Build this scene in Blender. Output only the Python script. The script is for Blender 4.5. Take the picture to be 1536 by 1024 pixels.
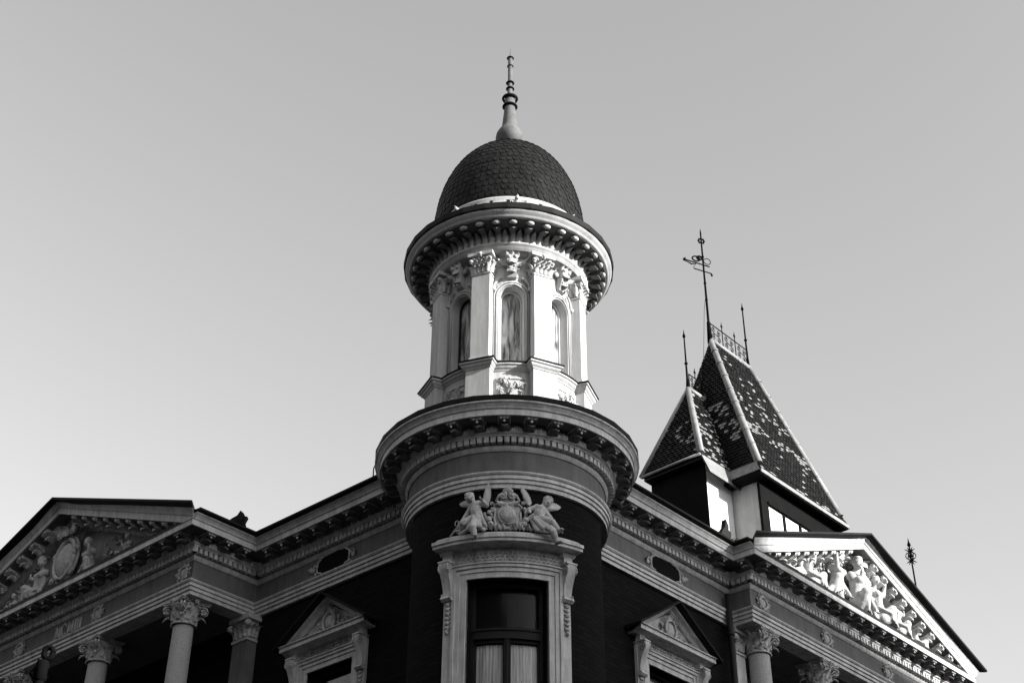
import bpy, bmesh, math, random
from math import sin, cos, pi, radians, sqrt, atan2
from mathutils import Vector, Matrix
random.seed(7)
S = bpy.context.scene
for o in list(bpy.data.objects): bpy.data.objects.remove(o)

# ---------------------------------------------------------------- camera, sky, sun, exposure
PITCH, ROLL, AZ = radians(34.52), radians(.36), radians(42.3)
cam_d = bpy.data.cameras.new('Camera'); cam = bpy.data.objects.new('Camera', cam_d)
S.collection.objects.link(cam); S.camera = cam
cam_d.lens = 50; cam_d.sensor_width = 36; cam_d.clip_end = 6000; cam_d.clip_start = .1
vh = Vector((cos(AZ), sin(AZ), 0)); vr = Vector((sin(AZ), -cos(AZ), 0)); up = Vector((0, 0, 1))
fw = vh*cos(PITCH) + up*sin(PITCH); cu = up*cos(PITCH) - vh*sin(PITCH)
X = vr*cos(ROLL) + cu*sin(ROLL); Y = cu*cos(ROLL) - vr*sin(ROLL)
cam.matrix_world = Matrix.Translation((-15.1725, -13.9, 1.6)) @ Matrix((X, Y, -fw)).transposed().to_4x4()

SUN_EL, SUN_AZ = radians(21), radians(-75)          # azimuth measured from +X
world = bpy.data.worlds.new("World"); S.world = world; world.use_nodes = True
nt = world.node_tree; nt.nodes.clear()
sky = nt.nodes.new('ShaderNodeTexSky'); sky.sky_type = 'NISHITA'; sky.sun_disc = False
sky.sun_elevation = SUN_EL; sky.sun_rotation = pi/2 - SUN_AZ
sky.air_density = 1.0; sky.dust_density = 1.5; sky.ozone_density = 1.0; sky.altitude = 50
bw = nt.nodes.new('ShaderNodeSeparateColor'); bg = nt.nodes.new('ShaderNodeBackground'); wo = nt.nodes.new('ShaderNodeOutputWorld')
bg.inputs['Strength'].default_value = .105
nt.links.new(sky.outputs[0], bw.inputs[0]); nt.links.new(bw.outputs[2], bg.inputs['Color']); nt.links.new(bg.outputs[0], wo.inputs['Surface'])
sd = bpy.data.lights.new('Sun', 'SUN'); sun = bpy.data.objects.new('Sun', sd); S.collection.objects.link(sun)
sd.energy = 5.0; sd.angle = radians(.5); sd.color = (1, .99, .97)
sdir = Vector((cos(SUN_EL)*cos(SUN_AZ), cos(SUN_EL)*sin(SUN_AZ), sin(SUN_EL)))
sun.rotation_euler = sdir.to_track_quat('Z', 'Y').to_euler(); sun.location = (10, -20, 30)
S.view_settings.view_transform = 'Standard'; S.view_settings.look = 'None'
S.view_settings.exposure = 1.22; S.view_settings.gamma = 1

# ---------------------------------------------------------------- materials
M = {}
def mat(name, g, rough=.85, var=.12, scale=3.0, bump=.15, bscale=60, spec=.06, metal=0, stain=0, streak=0):
    m = bpy.data.materials.new(name); m.use_nodes = True; t = m.node_tree; n = t.nodes; L = t.links
    p = n['Principled BSDF']; p.inputs['Roughness'].default_value = rough; p.inputs['Metallic'].default_value = metal
    p.inputs['Specular IOR Level'].default_value = spec
    tc = n.new('ShaderNodeNewGeometry')
    a = n.new('ShaderNodeTexNoise'); a.inputs['Scale'].default_value = scale; a.inputs['Detail'].default_value = 8; a.inputs['Roughness'].default_value = .65
    L.new(tc.outputs['Position'], a.inputs['Vector'])
    r = n.new('ShaderNodeMapRange'); r.inputs['From Min'].default_value = .3; r.inputs['From Max'].default_value = .7
    r.inputs['To Min'].default_value = g*(1-var); r.inputs['To Max'].default_value = g*(1+var)
    L.new(a.outputs[0], r.inputs['Value']); out = r.outputs[0]
    if stain:                                            # rain-washed soot: streaks stretched down the wall
        mp = n.new('ShaderNodeMapping'); mp.inputs['Scale'].default_value = (7, 7, .8); L.new(tc.outputs['Position'], mp.inputs['Vector'])
        b = n.new('ShaderNodeTexNoise'); b.inputs['Scale'].default_value = 1.2; b.inputs['Detail'].default_value = 6; b.inputs['Roughness'].default_value = .7
        L.new(mp.outputs[0], b.inputs['Vector'])
        c = n.new('ShaderNodeMapRange'); c.inputs['From Min'].default_value = .42; c.inputs['From Max'].default_value = .72
        c.inputs['To Min'].default_value = 1; c.inputs['To Max'].default_value = 1-stain; L.new(b.outputs[0], c.inputs['Value'])
        x = n.new('ShaderNodeMath'); x.operation = 'MULTIPLY'; L.new(out, x.inputs[0]); L.new(c.outputs[0], x.inputs[1]); out = x.outputs[0]
    cb = n.new('ShaderNodeCombineColor')
    for k in range(3): L.new(out, cb.inputs[k])
    L.new(cb.outputs[0], p.inputs['Base Color'])
    if bump:
        bn = n.new('ShaderNodeTexNoise'); bn.inputs['Scale'].default_value = bscale; bn.inputs['Detail'].default_value = 5
        L.new(tc.outputs['Position'], bn.inputs['Vector'])
        bp = n.new('ShaderNodeBump'); bp.inputs['Strength'].default_value = bump; bp.inputs['Distance'].default_value = .02
        L.new(bn.outputs[0], bp.inputs['Height']); L.new(bp.outputs[0], p.inputs['Normal'])
    M[name] = m; return m
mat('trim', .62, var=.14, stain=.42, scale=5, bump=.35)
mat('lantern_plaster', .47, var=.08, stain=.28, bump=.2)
mat('frieze_plaster', .16, var=.14, stain=.25)  # frieze paint; also darkens cornice fields and bracket bodies as painted shade
mat('tower_plaster', .34, var=.1, stain=.2)
mat('statue_stone', .50, var=.3, scale=14, bump=.6, bscale=70, stain=.2)
mat('relief_stone', .46, var=.3, scale=12, bump=.6, bscale=60, stain=.15)
mat('granite', .42, var=.3, scale=45, bump=.1)
mat('dark_metal', .012, rough=.7, var=.4, bump=.05, spec=.12)
mat('iron', .005, rough=.8, var=.3, bump=.1, spec=.02)
mat('lead', .22, rough=.5, var=.25, scale=6, stain=.35, spec=.5)
mat('slate', .014, rough=.5, var=.6, scale=9, bump=.2, spec=.06)
mat('tympanum_field', .30, var=.15, stain=.3)
mat('zinc', .13, rough=.6, var=.25, scale=6, stain=.3)
mat('tile_dark', .008, rough=.4, var=.5, scale=15, bump=.2, spec=.2)
mat('tile_light', .26, rough=.35, var=.5, scale=7, bump=.2, spec=.5)
mat('dark_wood', .018, rough=.6, var=.3, bump=.1, spec=.15)
mat('blind', .78, var=.06)
mat('dark_room', .008, rough=.9, var=.2)
mat('soot_black', .006, rough=.9, var=.3, bump=.1, spec=.05)
mat('street', .018, var=.3, scale=2, bump=.2, spec=.05)
mat('paving', .03, var=.3, scale=2, bump=.2)
mat('block_wall', .03, var=.1, stain=.2, spec=.1)

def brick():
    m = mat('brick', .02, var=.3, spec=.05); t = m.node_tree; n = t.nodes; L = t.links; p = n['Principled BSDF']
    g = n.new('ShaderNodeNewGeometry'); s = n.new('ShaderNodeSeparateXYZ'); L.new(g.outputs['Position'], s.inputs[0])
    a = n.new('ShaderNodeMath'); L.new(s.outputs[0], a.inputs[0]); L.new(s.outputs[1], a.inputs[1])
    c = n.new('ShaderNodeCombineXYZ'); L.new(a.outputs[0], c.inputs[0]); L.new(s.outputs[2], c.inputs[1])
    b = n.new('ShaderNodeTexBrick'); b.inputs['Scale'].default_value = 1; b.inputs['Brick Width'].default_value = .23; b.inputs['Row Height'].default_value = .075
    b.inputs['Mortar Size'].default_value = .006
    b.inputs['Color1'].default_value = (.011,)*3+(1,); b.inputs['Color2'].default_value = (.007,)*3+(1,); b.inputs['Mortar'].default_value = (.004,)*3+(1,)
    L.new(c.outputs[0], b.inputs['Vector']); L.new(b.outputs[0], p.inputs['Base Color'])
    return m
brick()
def streaky(name, lo, hi, sc, rot, rough, dist=2.0):
    m = bpy.data.materials.new(name); m.use_nodes = True; t = m.node_tree; n = t.nodes; L = t.links; p = n['Principled BSDF']
    g = n.new('ShaderNodeTexCoord'); mp = n.new('ShaderNodeMapping'); mp.inputs['Scale'].default_value = sc; mp.inputs['Rotation'].default_value = rot
    L.new(g.outputs['Object'], mp.inputs['Vector'])
    a = n.new('ShaderNodeTexNoise'); a.inputs['Scale'].default_value = 1; a.inputs['Detail'].default_value = 7; a.inputs['Distortion'].default_value = dist
    L.new(mp.outputs[0], a.inputs['Vector'])
    r = n.new('ShaderNodeMapRange'); r.inputs['From Min'].default_value = .38; r.inputs['From Max'].default_value = .66
    r.inputs['To Min'].default_value = lo; r.inputs['To Max'].default_value = hi; L.new(a.outputs[0], r.inputs['Value'])
    cb = n.new('ShaderNodeCombineColor')
    for k in range(3): L.new(r.outputs[0], cb.inputs[k])
    L.new(cb.outputs[0], p.inputs['Base Color']); p.inputs['Roughness'].default_value = rough; M[name] = m
streaky('streaked_pane', .03, .55, (14, 14, 2.0), (0, .55, .6), .3, .8)  # diagonal grey streaks in the pane colour
streaky('curtain', .50, .95, (38, 38, 1.6), (.04, .06, 0), .8, .3)
def glass():
    m = bpy.data.materials.new('glass'); m.use_nodes = True; t = m.node_tree; n = t.nodes; L = t.links
    n.remove(n['Principled BSDF']); o = n['Material Output']
    tr = n.new('ShaderNodeBsdfTransparent'); tr.inputs[0].default_value = (.97, .97, .97, 1)
    gl = n.new('ShaderNodeBsdfGlossy'); gl.inputs['Roughness'].default_value = .12
    f = n.new('ShaderNodeFresnel'); f.inputs[0].default_value = 1.2; x = n.new('ShaderNodeMixShader')
    L.new(f.outputs[0], x.inputs[0]); L.new(tr.outputs[0], x.inputs[1]); L.new(gl.outputs[0], x.inputs[2]); L.new(x.outputs[0], o.inputs['Surface'])
    M['glass'] = m
glass()

# ---------------------------------------------------------------- helpers
COL = S.collection
def ident(u, d, z): return (u, -d, z)
class MB:
    """collects faces; T maps (u right, d outward, z up) to world"""
    def __init__(s, T=None): s.v = []; s.f = []; s.m = []; s.sm = []; s.T = T or (lambda a, b, c: (a, b, c))
    def face(s, pts, mi=0, sm=False):
        b = len(s.v); s.v += [s.T(*p) for p in pts]; s.f.append(tuple(range(b, b+len(pts)))); s.m.append(mi); s.sm.append(sm)
    def grid(s, rows, mi=0, sm=True, closeu=False, closev=False):
        b = len(s.v); nr = len(rows); nc = len(rows[0])
        for r in rows: s.v += [s.T(*p) for p in r]
        for i in range(nr if closev else nr-1):
            for j in range(nc if closeu else nc-1):
                i2 = (i+1) % nr; j2 = (j+1) % nc
                s.f.append((b+i*nc+j, b+i*nc+j2, b+i2*nc+j2, b+i2*nc+j)); s.m.append(mi); s.sm.append(sm)
    def box(s, u0, u1, d0, d1, z0, z1, mi=0, nu=1):
        us = [u0+(u1-u0)*k/nu for k in range(nu+1)]
        for a, b in zip(us, us[1:]):
            for q in (((a,d1,z0),(b,d1,z0),(b,d1,z1),(a,d1,z1)), ((a,d0,z0),(a,d0,z1),(b,d0,z1),(b,d0,z0)),
                      ((a,d0,z0),(b,d0,z0),(b,d1,z0),(a,d1,z0)), ((a,d0,z1),(a,d1,z1),(b,d1,z1),(b,d0,z1))): s.face(q, mi)
        s.face(((u0,d0,z0),(u0,d1,z0),(u0,d1,z1),(u0,d0,z1)), mi); s.face(((u1,d0,z0),(u1,d0,z1),(u1,d1,z1),(u1,d1,z0)), mi)
    def prism_u(s, prof, u0, u1, mi=0, nu=1, sm=False):
        """profile (d,z) closed, extruded along u"""
        rows = [[(u0+(u1-u0)*k/nu, d, z) for d, z in prof] for k in range(nu+1)]
        s.grid(rows, mi, sm, closeu=True); s.face(rows[0], mi); s.face(rows[-1][::-1], mi)
    def prism_d(s, poly, d0, d1, mi=0):
        """polygon (u,z) extruded along d"""
        a = [(u, d0, z) for u, z in poly]; b = [(u, d1, z) for u, z in poly]
        s.grid([a, b], mi, False, closeu=True); s.face(b, mi); s.face(a[::-1], mi)
    def lathe(s, prof, n=64, c=(0, 0), a0=0, a1=2*pi, mi=0, sm=True):
        full = abs(a1-a0-2*pi) < 1e-6; k = n if full else n+1
        rows = [[(c[0]+r*cos(a0+(a1-a0)*i/n), c[1]+r*sin(a0+(a1-a0)*i/n), z) for i in range(k)] for r, z in prof]
        s.grid(rows, mi, sm, closeu=full)
    def tube(s, pts, rad, n=8, mi=0, sm=True, flat=1.0):
        pts = [Vector(p) for p in pts]; rows = []
        if not hasattr(rad, '__len__'): rad = [rad]*len(pts)
        ref = None
        for i, p in enumerate(pts):
            t = (pts[min(i+1, len(pts)-1)]-pts[max(i-1, 0)])
            if t.length < 1e-9: t = Vector((0, 0, 1))
            t.normalize()
            if ref is None: ref = Vector((0, 0, 1)) if abs(t.z) < .9 else Vector((1, 0, 0))
            a = t.cross(ref)
            if a.length < 1e-6: a = t.orthogonal()
            a.normalize(); b = t.cross(a)
            rows.append([tuple(p+a*(rad[i]*cos(2*pi*k/n))+b*(rad[i]*flat*sin(2*pi*k/n))) for k in range(n)])
            ref = -b if False else ref
        s.grid(rows, mi, sm, closeu=True); s.face(rows[0], mi); s.face(rows[-1][::-1], mi)
    def ball(s, c, r, n=10, mi=0, rot=None):
        if not hasattr(r, '__len__'): r = (r, r, r)
        rows = []
        for i in range(n+1):
            t = pi*i/n; row = []
            for j in range(n*2):
                a = pi*j/n; q = Vector((r[0]*max(sin(t), .01)*cos(a), r[1]*max(sin(t), .01)*sin(a), r[2]*cos(t)))
                if rot: q = rot @ q
                row.append((c[0]+q.x, c[1]+q.y, c[2]+q.z))
            rows.append(row)
        s.grid(rows, mi, True, closeu=True)
    def sweep(s, path, prof, side=1, closed=False, mi=0, sm=False, caps=True):
        """path (x,y) in plan, profile (o,z); o is offset to the right (side=1) or left (-1)"""
        n = len(path); P = [Vector(p) for p in path]; mit = []
        for i in range(n):
            a = P[i]-P[i-1] if (i > 0 or closed) else None; b = P[(i+1) % n]-P[i] if (i < n-1 or closed) else None
            na = Vector((a.y, -a.x)).normalized() if a is not None else None; nb = Vector((b.y, -b.x)).normalized() if b is not None else None
            if na is None: m = nb
            elif nb is None: m = na
            else:
                m = (na+nb)
                if m.length < 1e-4: m = na
                else: m.normalize(); m = m/max(.35, m.dot(na))
            mit.append(m*side)
        rows = [[(P[i].x+mit[i].x*o, P[i].y+mit[i].y*o, z) for o, z in prof] for i in range(n)]
        s.grid(rows, mi, sm, closev=closed)
        if not closed and caps: s.face(rows[0], mi); s.face(rows[-1][::-1], mi)
    def build(s, name, mats, parent=None, bevel=0, loc=None, local=False):
        me = bpy.data.meshes.new(name)
        PL_ = Vector((0, 0, 0)); q = parent
        while q is not None: PL_ += q.location; q = q.parent
        L = Vector(loc) if loc else PL_.copy()
        if local: L = Vector((0, 0, 0))
        me.from_pydata([(x-L.x, y-L.y, z-L.z) for x, y, z in s.v], [], s.f)
        if not isinstance(mats, (list, tuple)): mats = [mats]
        for m in mats: me.materials.append(M[m] if isinstance(m, str) else m)
        me.polygons.foreach_set('material_index', s.m); me.polygons.foreach_set('use_smooth', s.sm)
        bm = bmesh.new(); bm.from_mesh(me); bmesh.ops.remove_doubles(bm, verts=bm.verts, dist=1e-5)
        bmesh.ops.recalc_face_normals(bm, faces=bm.faces); bm.to_mesh(me); bm.free()
        o = bpy.data.objects.new(name, me); COL.objects.link(o)
        if parent: o.parent = parent
        if loc: o.location = Vector(loc)-PL_
        if bevel:
            b = o.modifiers.new('edge', 'BEVEL'); b.width = bevel; b.segments = 2; b.limit_method = 'ANGLE'; b.angle_limit = radians(40)
        return o
def thing(name, label, cat, loc=(0, 0, 0), group=None):
    o = bpy.data.objects.new(name, None); COL.objects.link(o); o.location = loc
    o['label'] = label; o['category'] = cat
    if group: o['group'] = group
    return o
def tag(o, label, cat, group=None, kind=None):
    o['label'] = label; o['category'] = cat
    if group: o['group'] = group
    if kind: o['kind'] = kind
    return o
def wloc(o):
    L = Vector((0, 0, 0))
    while o is not None: L += o.location; o = o.parent
    return L
def inst(src, name, parent, loc, rz, children=()):
    o = src.copy(); o.name = name; COL.objects.link(o); o.parent = parent
    o.location = Vector(loc)-wloc(parent); o.rotation_euler = (0, 0, rz)
    for c in children:
        k = c.copy(); COL.objects.link(k); k.parent = o
    return o
F = .60                                                     # frieze plane of the wings; drum radius is 1.60
def TR(off=F):  return lambda u, d, z: (u, -off-d, z)        # facade that faces -Y
def TL(off=F):  return lambda u, d, z: (-off-d, -u, z)       # facade that faces -X
def TC(r0, phi, uc=0): return lambda u, d, z: ((r0+d)*cos(phi+(u-uc)/r0), (r0+d)*sin(phi+(u-uc)/r0), z)
def sub(T, u0, d0, z0, sc=1.0, mirror=1): return lambda u, d, z: T(u0+u*sc*mirror, d0+d*sc, z0+z*sc)

def spiral(cu, cz, r, turns, start, d, dirn=1, n=26, shrink=.12):
    out = []
    for k in range(n+1):
        t = k/n; rr = r*(1-t)+r*shrink*t; a = start+dirn*turns*2*pi*t
        out.append((cu+rr*cos(a), d+.25*r*t, cz+rr*sin(a)))
    return out
def scroll(mb, cu, cz, r, turns=1.6, start=0, d=.02, th=None, dirn=1, n=24):
    th = th or r*.22; p = spiral(cu, cz, r, turns, start, d, dirn, n)
    mb.tube(p, [th*(1-.5*k/n) for k in range(n+1)], n=6); mb.ball((cu, d+.2*r, cz), th*1.5, 5)
def leaf(mb, p, upv, outv, w, h, curl=.5, lobes=3, mi=0, n=9):
    """acanthus leaf: lobed sheet with a rib, tip curling outward"""
    p = Vector(p); upv = Vector(upv).normalized(); outv = Vector(outv).normalized(); rt = upv.cross(outv).normalized()
    rows = []
    for i in range(n+1):
        t = i/n; lob = .72+.28*abs(cos(t*pi*lobes)); ww = w*.5*lob*(sin(pi*min(1, .25+t*.75))**.6+.02)
        a = curl*pi*max(0, t-.35)/.65; hh = h*(min(t, .35)+(sin(a)/(curl*pi)*.65 if curl > 0 else max(0, t-.35))); oo = h*(.05+.10*t+((1-cos(a))/(curl*pi)*.65 if curl > 0 else 0))
        rows.append([tuple(p+upv*hh+outv*(oo+h*.10*(1-abs(q))*(1 if abs(q) < .2 else .7)-h*.05*abs(q))+rt*(ww*q)) for q in (-1, -.55, 0, .55, 1)])
    mb.grid(rows, mi)
    back = [[tuple(Vector(q)-outv*.012*max(1, h*6)) for q in r] for r in rows]; mb.grid(back, mi)
    for j in (0, -1): mb.grid([[r[j] for r in rows], [r[j] for r in back]], mi)
    mb.grid([rows[-1], back[-1]], mi)
def foliage(mb, w, h, n, seed, d=.02, sz=1.0):
    """carved panel of scrolls, leaves and berries filling w x h about the origin"""
    r = random.Random(seed)
    for k in range(n):
        cu = r.uniform(-.5, .5)*w; cz = r.uniform(-.5, .5)*h; q = r.random(); s_ = r.uniform(.10, .2)*h*sz
        if q < .4: scroll(mb, cu, cz, s_*1.1, r.uniform(1, 1.6), r.uniform(0, 6.3), d, dirn=r.choice((-1, 1)), n=12)
        elif q < .75:
            a = r.uniform(0, 2*pi); leaf(mb, (cu, d*.3, cz), (cos(a), .1, sin(a)), (0, 1, 0), s_*1.6, s_*2.6, .45, 2, n=5)
        else:
            for j in range(3): mb.ball((cu+r.uniform(-1, 1)*s_, d, cz+r.uniform(-1, 1)*s_), s_*.45, 4)
def cartouche(mb, w, h, seed=1, d=.03, crown=True):
    """oval boss in a scrolled frame"""
    mb.ball((0, d*.4, 0), (w*.27, d*1.2, h*.30), 10)
    mb.tube([(w*.33*cos(a*pi/12), d*1.1, h*.37*sin(a*pi/12)) for a in range(25)], w*.06, n=6)
    for sx in (-1, 1):
        scroll(mb, sx*w*.36, h*.36, w*.13, 1.4, pi/2, d, dirn=sx); scroll(mb, sx*w*.34, -h*.38, w*.12, 1.4, -pi/2, d, dirn=-sx)
        leaf(mb, (sx*w*.40, d*.5, h*.15), (sx*.9, 0, -.5), (0, 1, 0), w*.22, h*.30, .4, 2, n=5)
        leaf(mb, (sx*w*.38, d*.5, -h*.12), (sx*.8, 0, .3), (0, 1, 0), w*.2, h*.22, .4, 2, n=5)
    if crown:
        leaf(mb, (0, d, h*.34), (0, 0, 1), (0, 1, 0), w*.4, h*.3, .5, 3, n=6); leaf(mb, (0, d, -h*.36), (0, 0, -1), (0, 1, 0), w*.25, h*.24, .4, 2, n=5)

# ---- sculpted figures: overlapping capsules fused into one skin
def fuse(name, caps, balls, material, parent, T, voxel=.012, smooth=4, loc=None):
    mb = MB()
    for p0, r0, p1, r1 in caps:
        p0 = Vector(p0); p1 = Vector(p1); n = 6
        mb.ball(p0, r0, 6); mb.ball(p1, r1, 6); mb.tube([p0+(p1-p0)*k/n for k in range(n+1)], [r0+(r1-r0)*k/n for k in range(n+1)], n=10)
    for b in balls: mb.ball(b[0], b[1], 8, rot=(Matrix.Rotation(b[2], 3, 'Y') if len(b) > 2 else None))
    o = mb.build(name, material, None)
    md = o.modifiers.new('fuse', 'REMESH'); md.mode = 'VOXEL'; md.voxel_size = voxel
    if smooth: sm = o.modifiers.new('soft', 'SMOOTH'); sm.iterations = smooth; sm.factor = .5
    bpy.context.view_layer.update(); dg = bpy.context.evaluated_depsgraph_get()
    me = bpy.data.meshes.new_from_object(o.evaluated_get(dg)); o.modifiers.clear(); old = o.data; o.data = me; bpy.data.meshes.remove(old)
    L = wloc(parent) if parent else Vector((0, 0, 0))
    if loc: L = L+Vector(loc)
    for v in me.vertices: v.co = Vector(T(*v.co))-L
    bm = bmesh.new(); bm.from_mesh(me); bmesh.ops.recalc_face_normals(bm, faces=bm.faces); bm.to_mesh(me); bm.free()
    for p in me.polygons: p.use_smooth = True
    o.parent = parent
    if loc: o.location = loc
    return o
def head_bits(c, r, face=(0, 1, 0), helmet=False, curls=True, seed=3):
    """skull, brow, nose, cheeks, chin, ears, hair about centre c; face = viewing direction in (u,d,z)"""
    f = Vector(face).normalized(); u = Vector((0, 0, 1)); rt = f.cross(u).normalized(); u = rt.cross(f).normalized(); c = Vector(c)
    P = lambda a, b, h: tuple(c+rt*(a*r)+f*(b*r)+u*(h*r))
    caps = [(P(0, .1, -.15), r*.80, P(0, 0, .25), r*.92), (P(0, .75, -.02), r*.14, P(0, 1.0, -.22), r*.17), (P(-.35, .70, .12), r*.17, P(.35, .70, .12), r*.17),
            (P(0, .72, -.62), r*.26, P(0, .6, -.5), r*.3), (P(-.18, .88, -.42), r*.09, P(.18, .88, -.42), r*.09), (P(-.15, .86, -.54), r*.09, P(.15, .86, -.54), r*.09)]
    balls = [(P(.42, .60, -.28), r*.33), (P(-.42, .60, -.28), r*.33), (P(.34, .80, -.03), r*.12), (P(-.34, .80, -.03), r*.12), (P(.88, 0, -.1), r*.2), (P(-.88, 0, -.1), r*.2)]
    rr = random.Random(seed)
    if helmet:
        caps += [(P(-.7, .5, .55), r*.2, P(.7, .5, .55), r*.2), (P(0, .3, 1.0), r*.3, P(0, -.5, 1.1), r*.35)]; balls += [(P(0, -.05, .55), r*.95)]
    elif curls:
        for k in range(34):
            a = rr.uniform(0, 2*pi); e = rr.uniform(.05, 1.4); q = Vector((cos(a)*cos(e), sin(a)*cos(e), sin(e)))
            if q.y > .45 and q.z < .62: continue
            balls.append((P(q.x*.95, q.y*.95-.05, q.z*.95+.15), r*rr.uniform(.16, .27)))
    return caps, balls
def hand(c, d, r=.02, spread=.5):
    """palm with four bent fingers and a thumb"""
    c = Vector(c); d = Vector(d).normalized(); s = d.cross(Vector((0, 0, 1)))
    s = s.normalized() if s.length > .1 else Vector((1, 0, 0)); n = d.cross(s); caps = [(tuple(c), r*1.1, tuple(c+d*r*1.6), r*1.15)]
    for k, l in zip((-1.2, -.4, .4, 1.2), (1.5, 1.9, 1.8, 1.3)):
        a = c+d*r*2.2+s*k*r*.8; b = a+d*r*l*.8; e = b+d*r*l*.4-n*r*l*.7
        caps += [(tuple(a), r*.42, tuple(b), r*.40), (tuple(b), r*.40, tuple(e), r*.34)]
    t = c+s*r*1.4; caps += [(tuple(t), r*.45, tuple(t+d*r*1.2+s*r*.7), r*.38)]
    return caps

# ---------------------------------------------------------------- setting: street, pavement, block across the street, two added light-blocking rows
g = MB(); g.face([(-900, -900, 0), (900, -900, 0), (900, 900, 0), (-900, 900, 0)]); o = g.build('street', 'street'); o['kind'] = 'structure'
g = MB(); g.sweep([(60, -1.6), (1.2, -4.4), (-2.5, -4.9), (-4.9, -2.5), (-4.6, 1.2), (-4.6, 60)], [(-.0, .004), (0, .13), (-3.9, .14), (-3.9, .004)], side=1)
o = g.build('pavement', 'paving'); o['kind'] = 'structure'
def block(label, c, rot, L_, D_, H_, fl, nw):
    b = thing('unseen_block', label, 'building', (c[0], c[1], 0)); a = radians(rot)
    def T(u, d, z): return (c[0]+u*cos(a)-d*sin(a), c[1]+u*sin(a)+d*cos(a), z)
    g = MB(T); g.box(-L_, L_, -D_, 0, 0, H_-.3); g.build('wall', 'block_wall', b)
    g = MB(T); g.box(-L_-.5, L_+.5, -D_-.5, .5, H_-.3, H_); g.build('roof', 'slate', b)
    for f in range(fl):
        for k in range(nw):
            g = MB(T); u = -L_+(k+.5)*2*L_/nw; z = 3+f*(H_-4)/fl; g.box(u-.8, u+.8, .01, .06, z, z+2.4); g.box(u-.95, u+.95, .01, .2, z-.15, z-.02); g.build('window', 'dark_wood', b)
    return b
block('tall flat-roofed apartment block far across the right street, behind the camera', (18.5, -44.05), -10, 11, 12, 29.84, 6, 5)
block('dark tall row outside the frame, added across the left street to block sky light', (-22, 12), -90, 42, 12, 22, 4, 12)  # unseen row, added to keep sky light off the left facade
block('low dark row outside the frame, added across the right street to block low light', (24, -21), 0, 34, 10, 12.5, 3, 12)  # unseen row, added to cut low sky light and light on the ground
# ---------------------------------------------------------------- corner building: two wings
B = thing('corner_building', 'ornate two-winged corner building with cream entablature, columned porticos and dark brick walls', 'building', (4, 4, 0))
PRX0, PRX1, PRY = 5.40, 12.84, 1.06          # right portico: frieze x from, to, frieze distance from axis
PLY0, PLY1, PLX = 5.60, 14.00, 2.02          # left portico
pathR = [(1.3, -F), (PRX0, -F), (PRX0, -PRY), (PRX1, -PRY), (PRX1, -F), (26, -F)]
pathL = [(-F, 1.3), (-F, PLY0), (-PLX, PLY0), (-PLX, PLY1), (-F, PLY1), (-F, 28)]
A_PROF = [(-.30, 11.96), (.02, 11.96), (.02, 12.022), (.012, 12.025), (.012, 12.032), (.045, 12.034), (.045, 12.088), (.036, 12.091), (.036, 12.098), (.068, 12.10), (.068, 12.152), (.058, 12.155), (.058, 12.162), (.08, 12.166), (.10, 12.19), (.10, 12.21), (-.05, 12.21)]
F_PROF = [(-.3, 12.20), (0, 12.205), (0, 12.64), (-.3, 12.64)]
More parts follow.
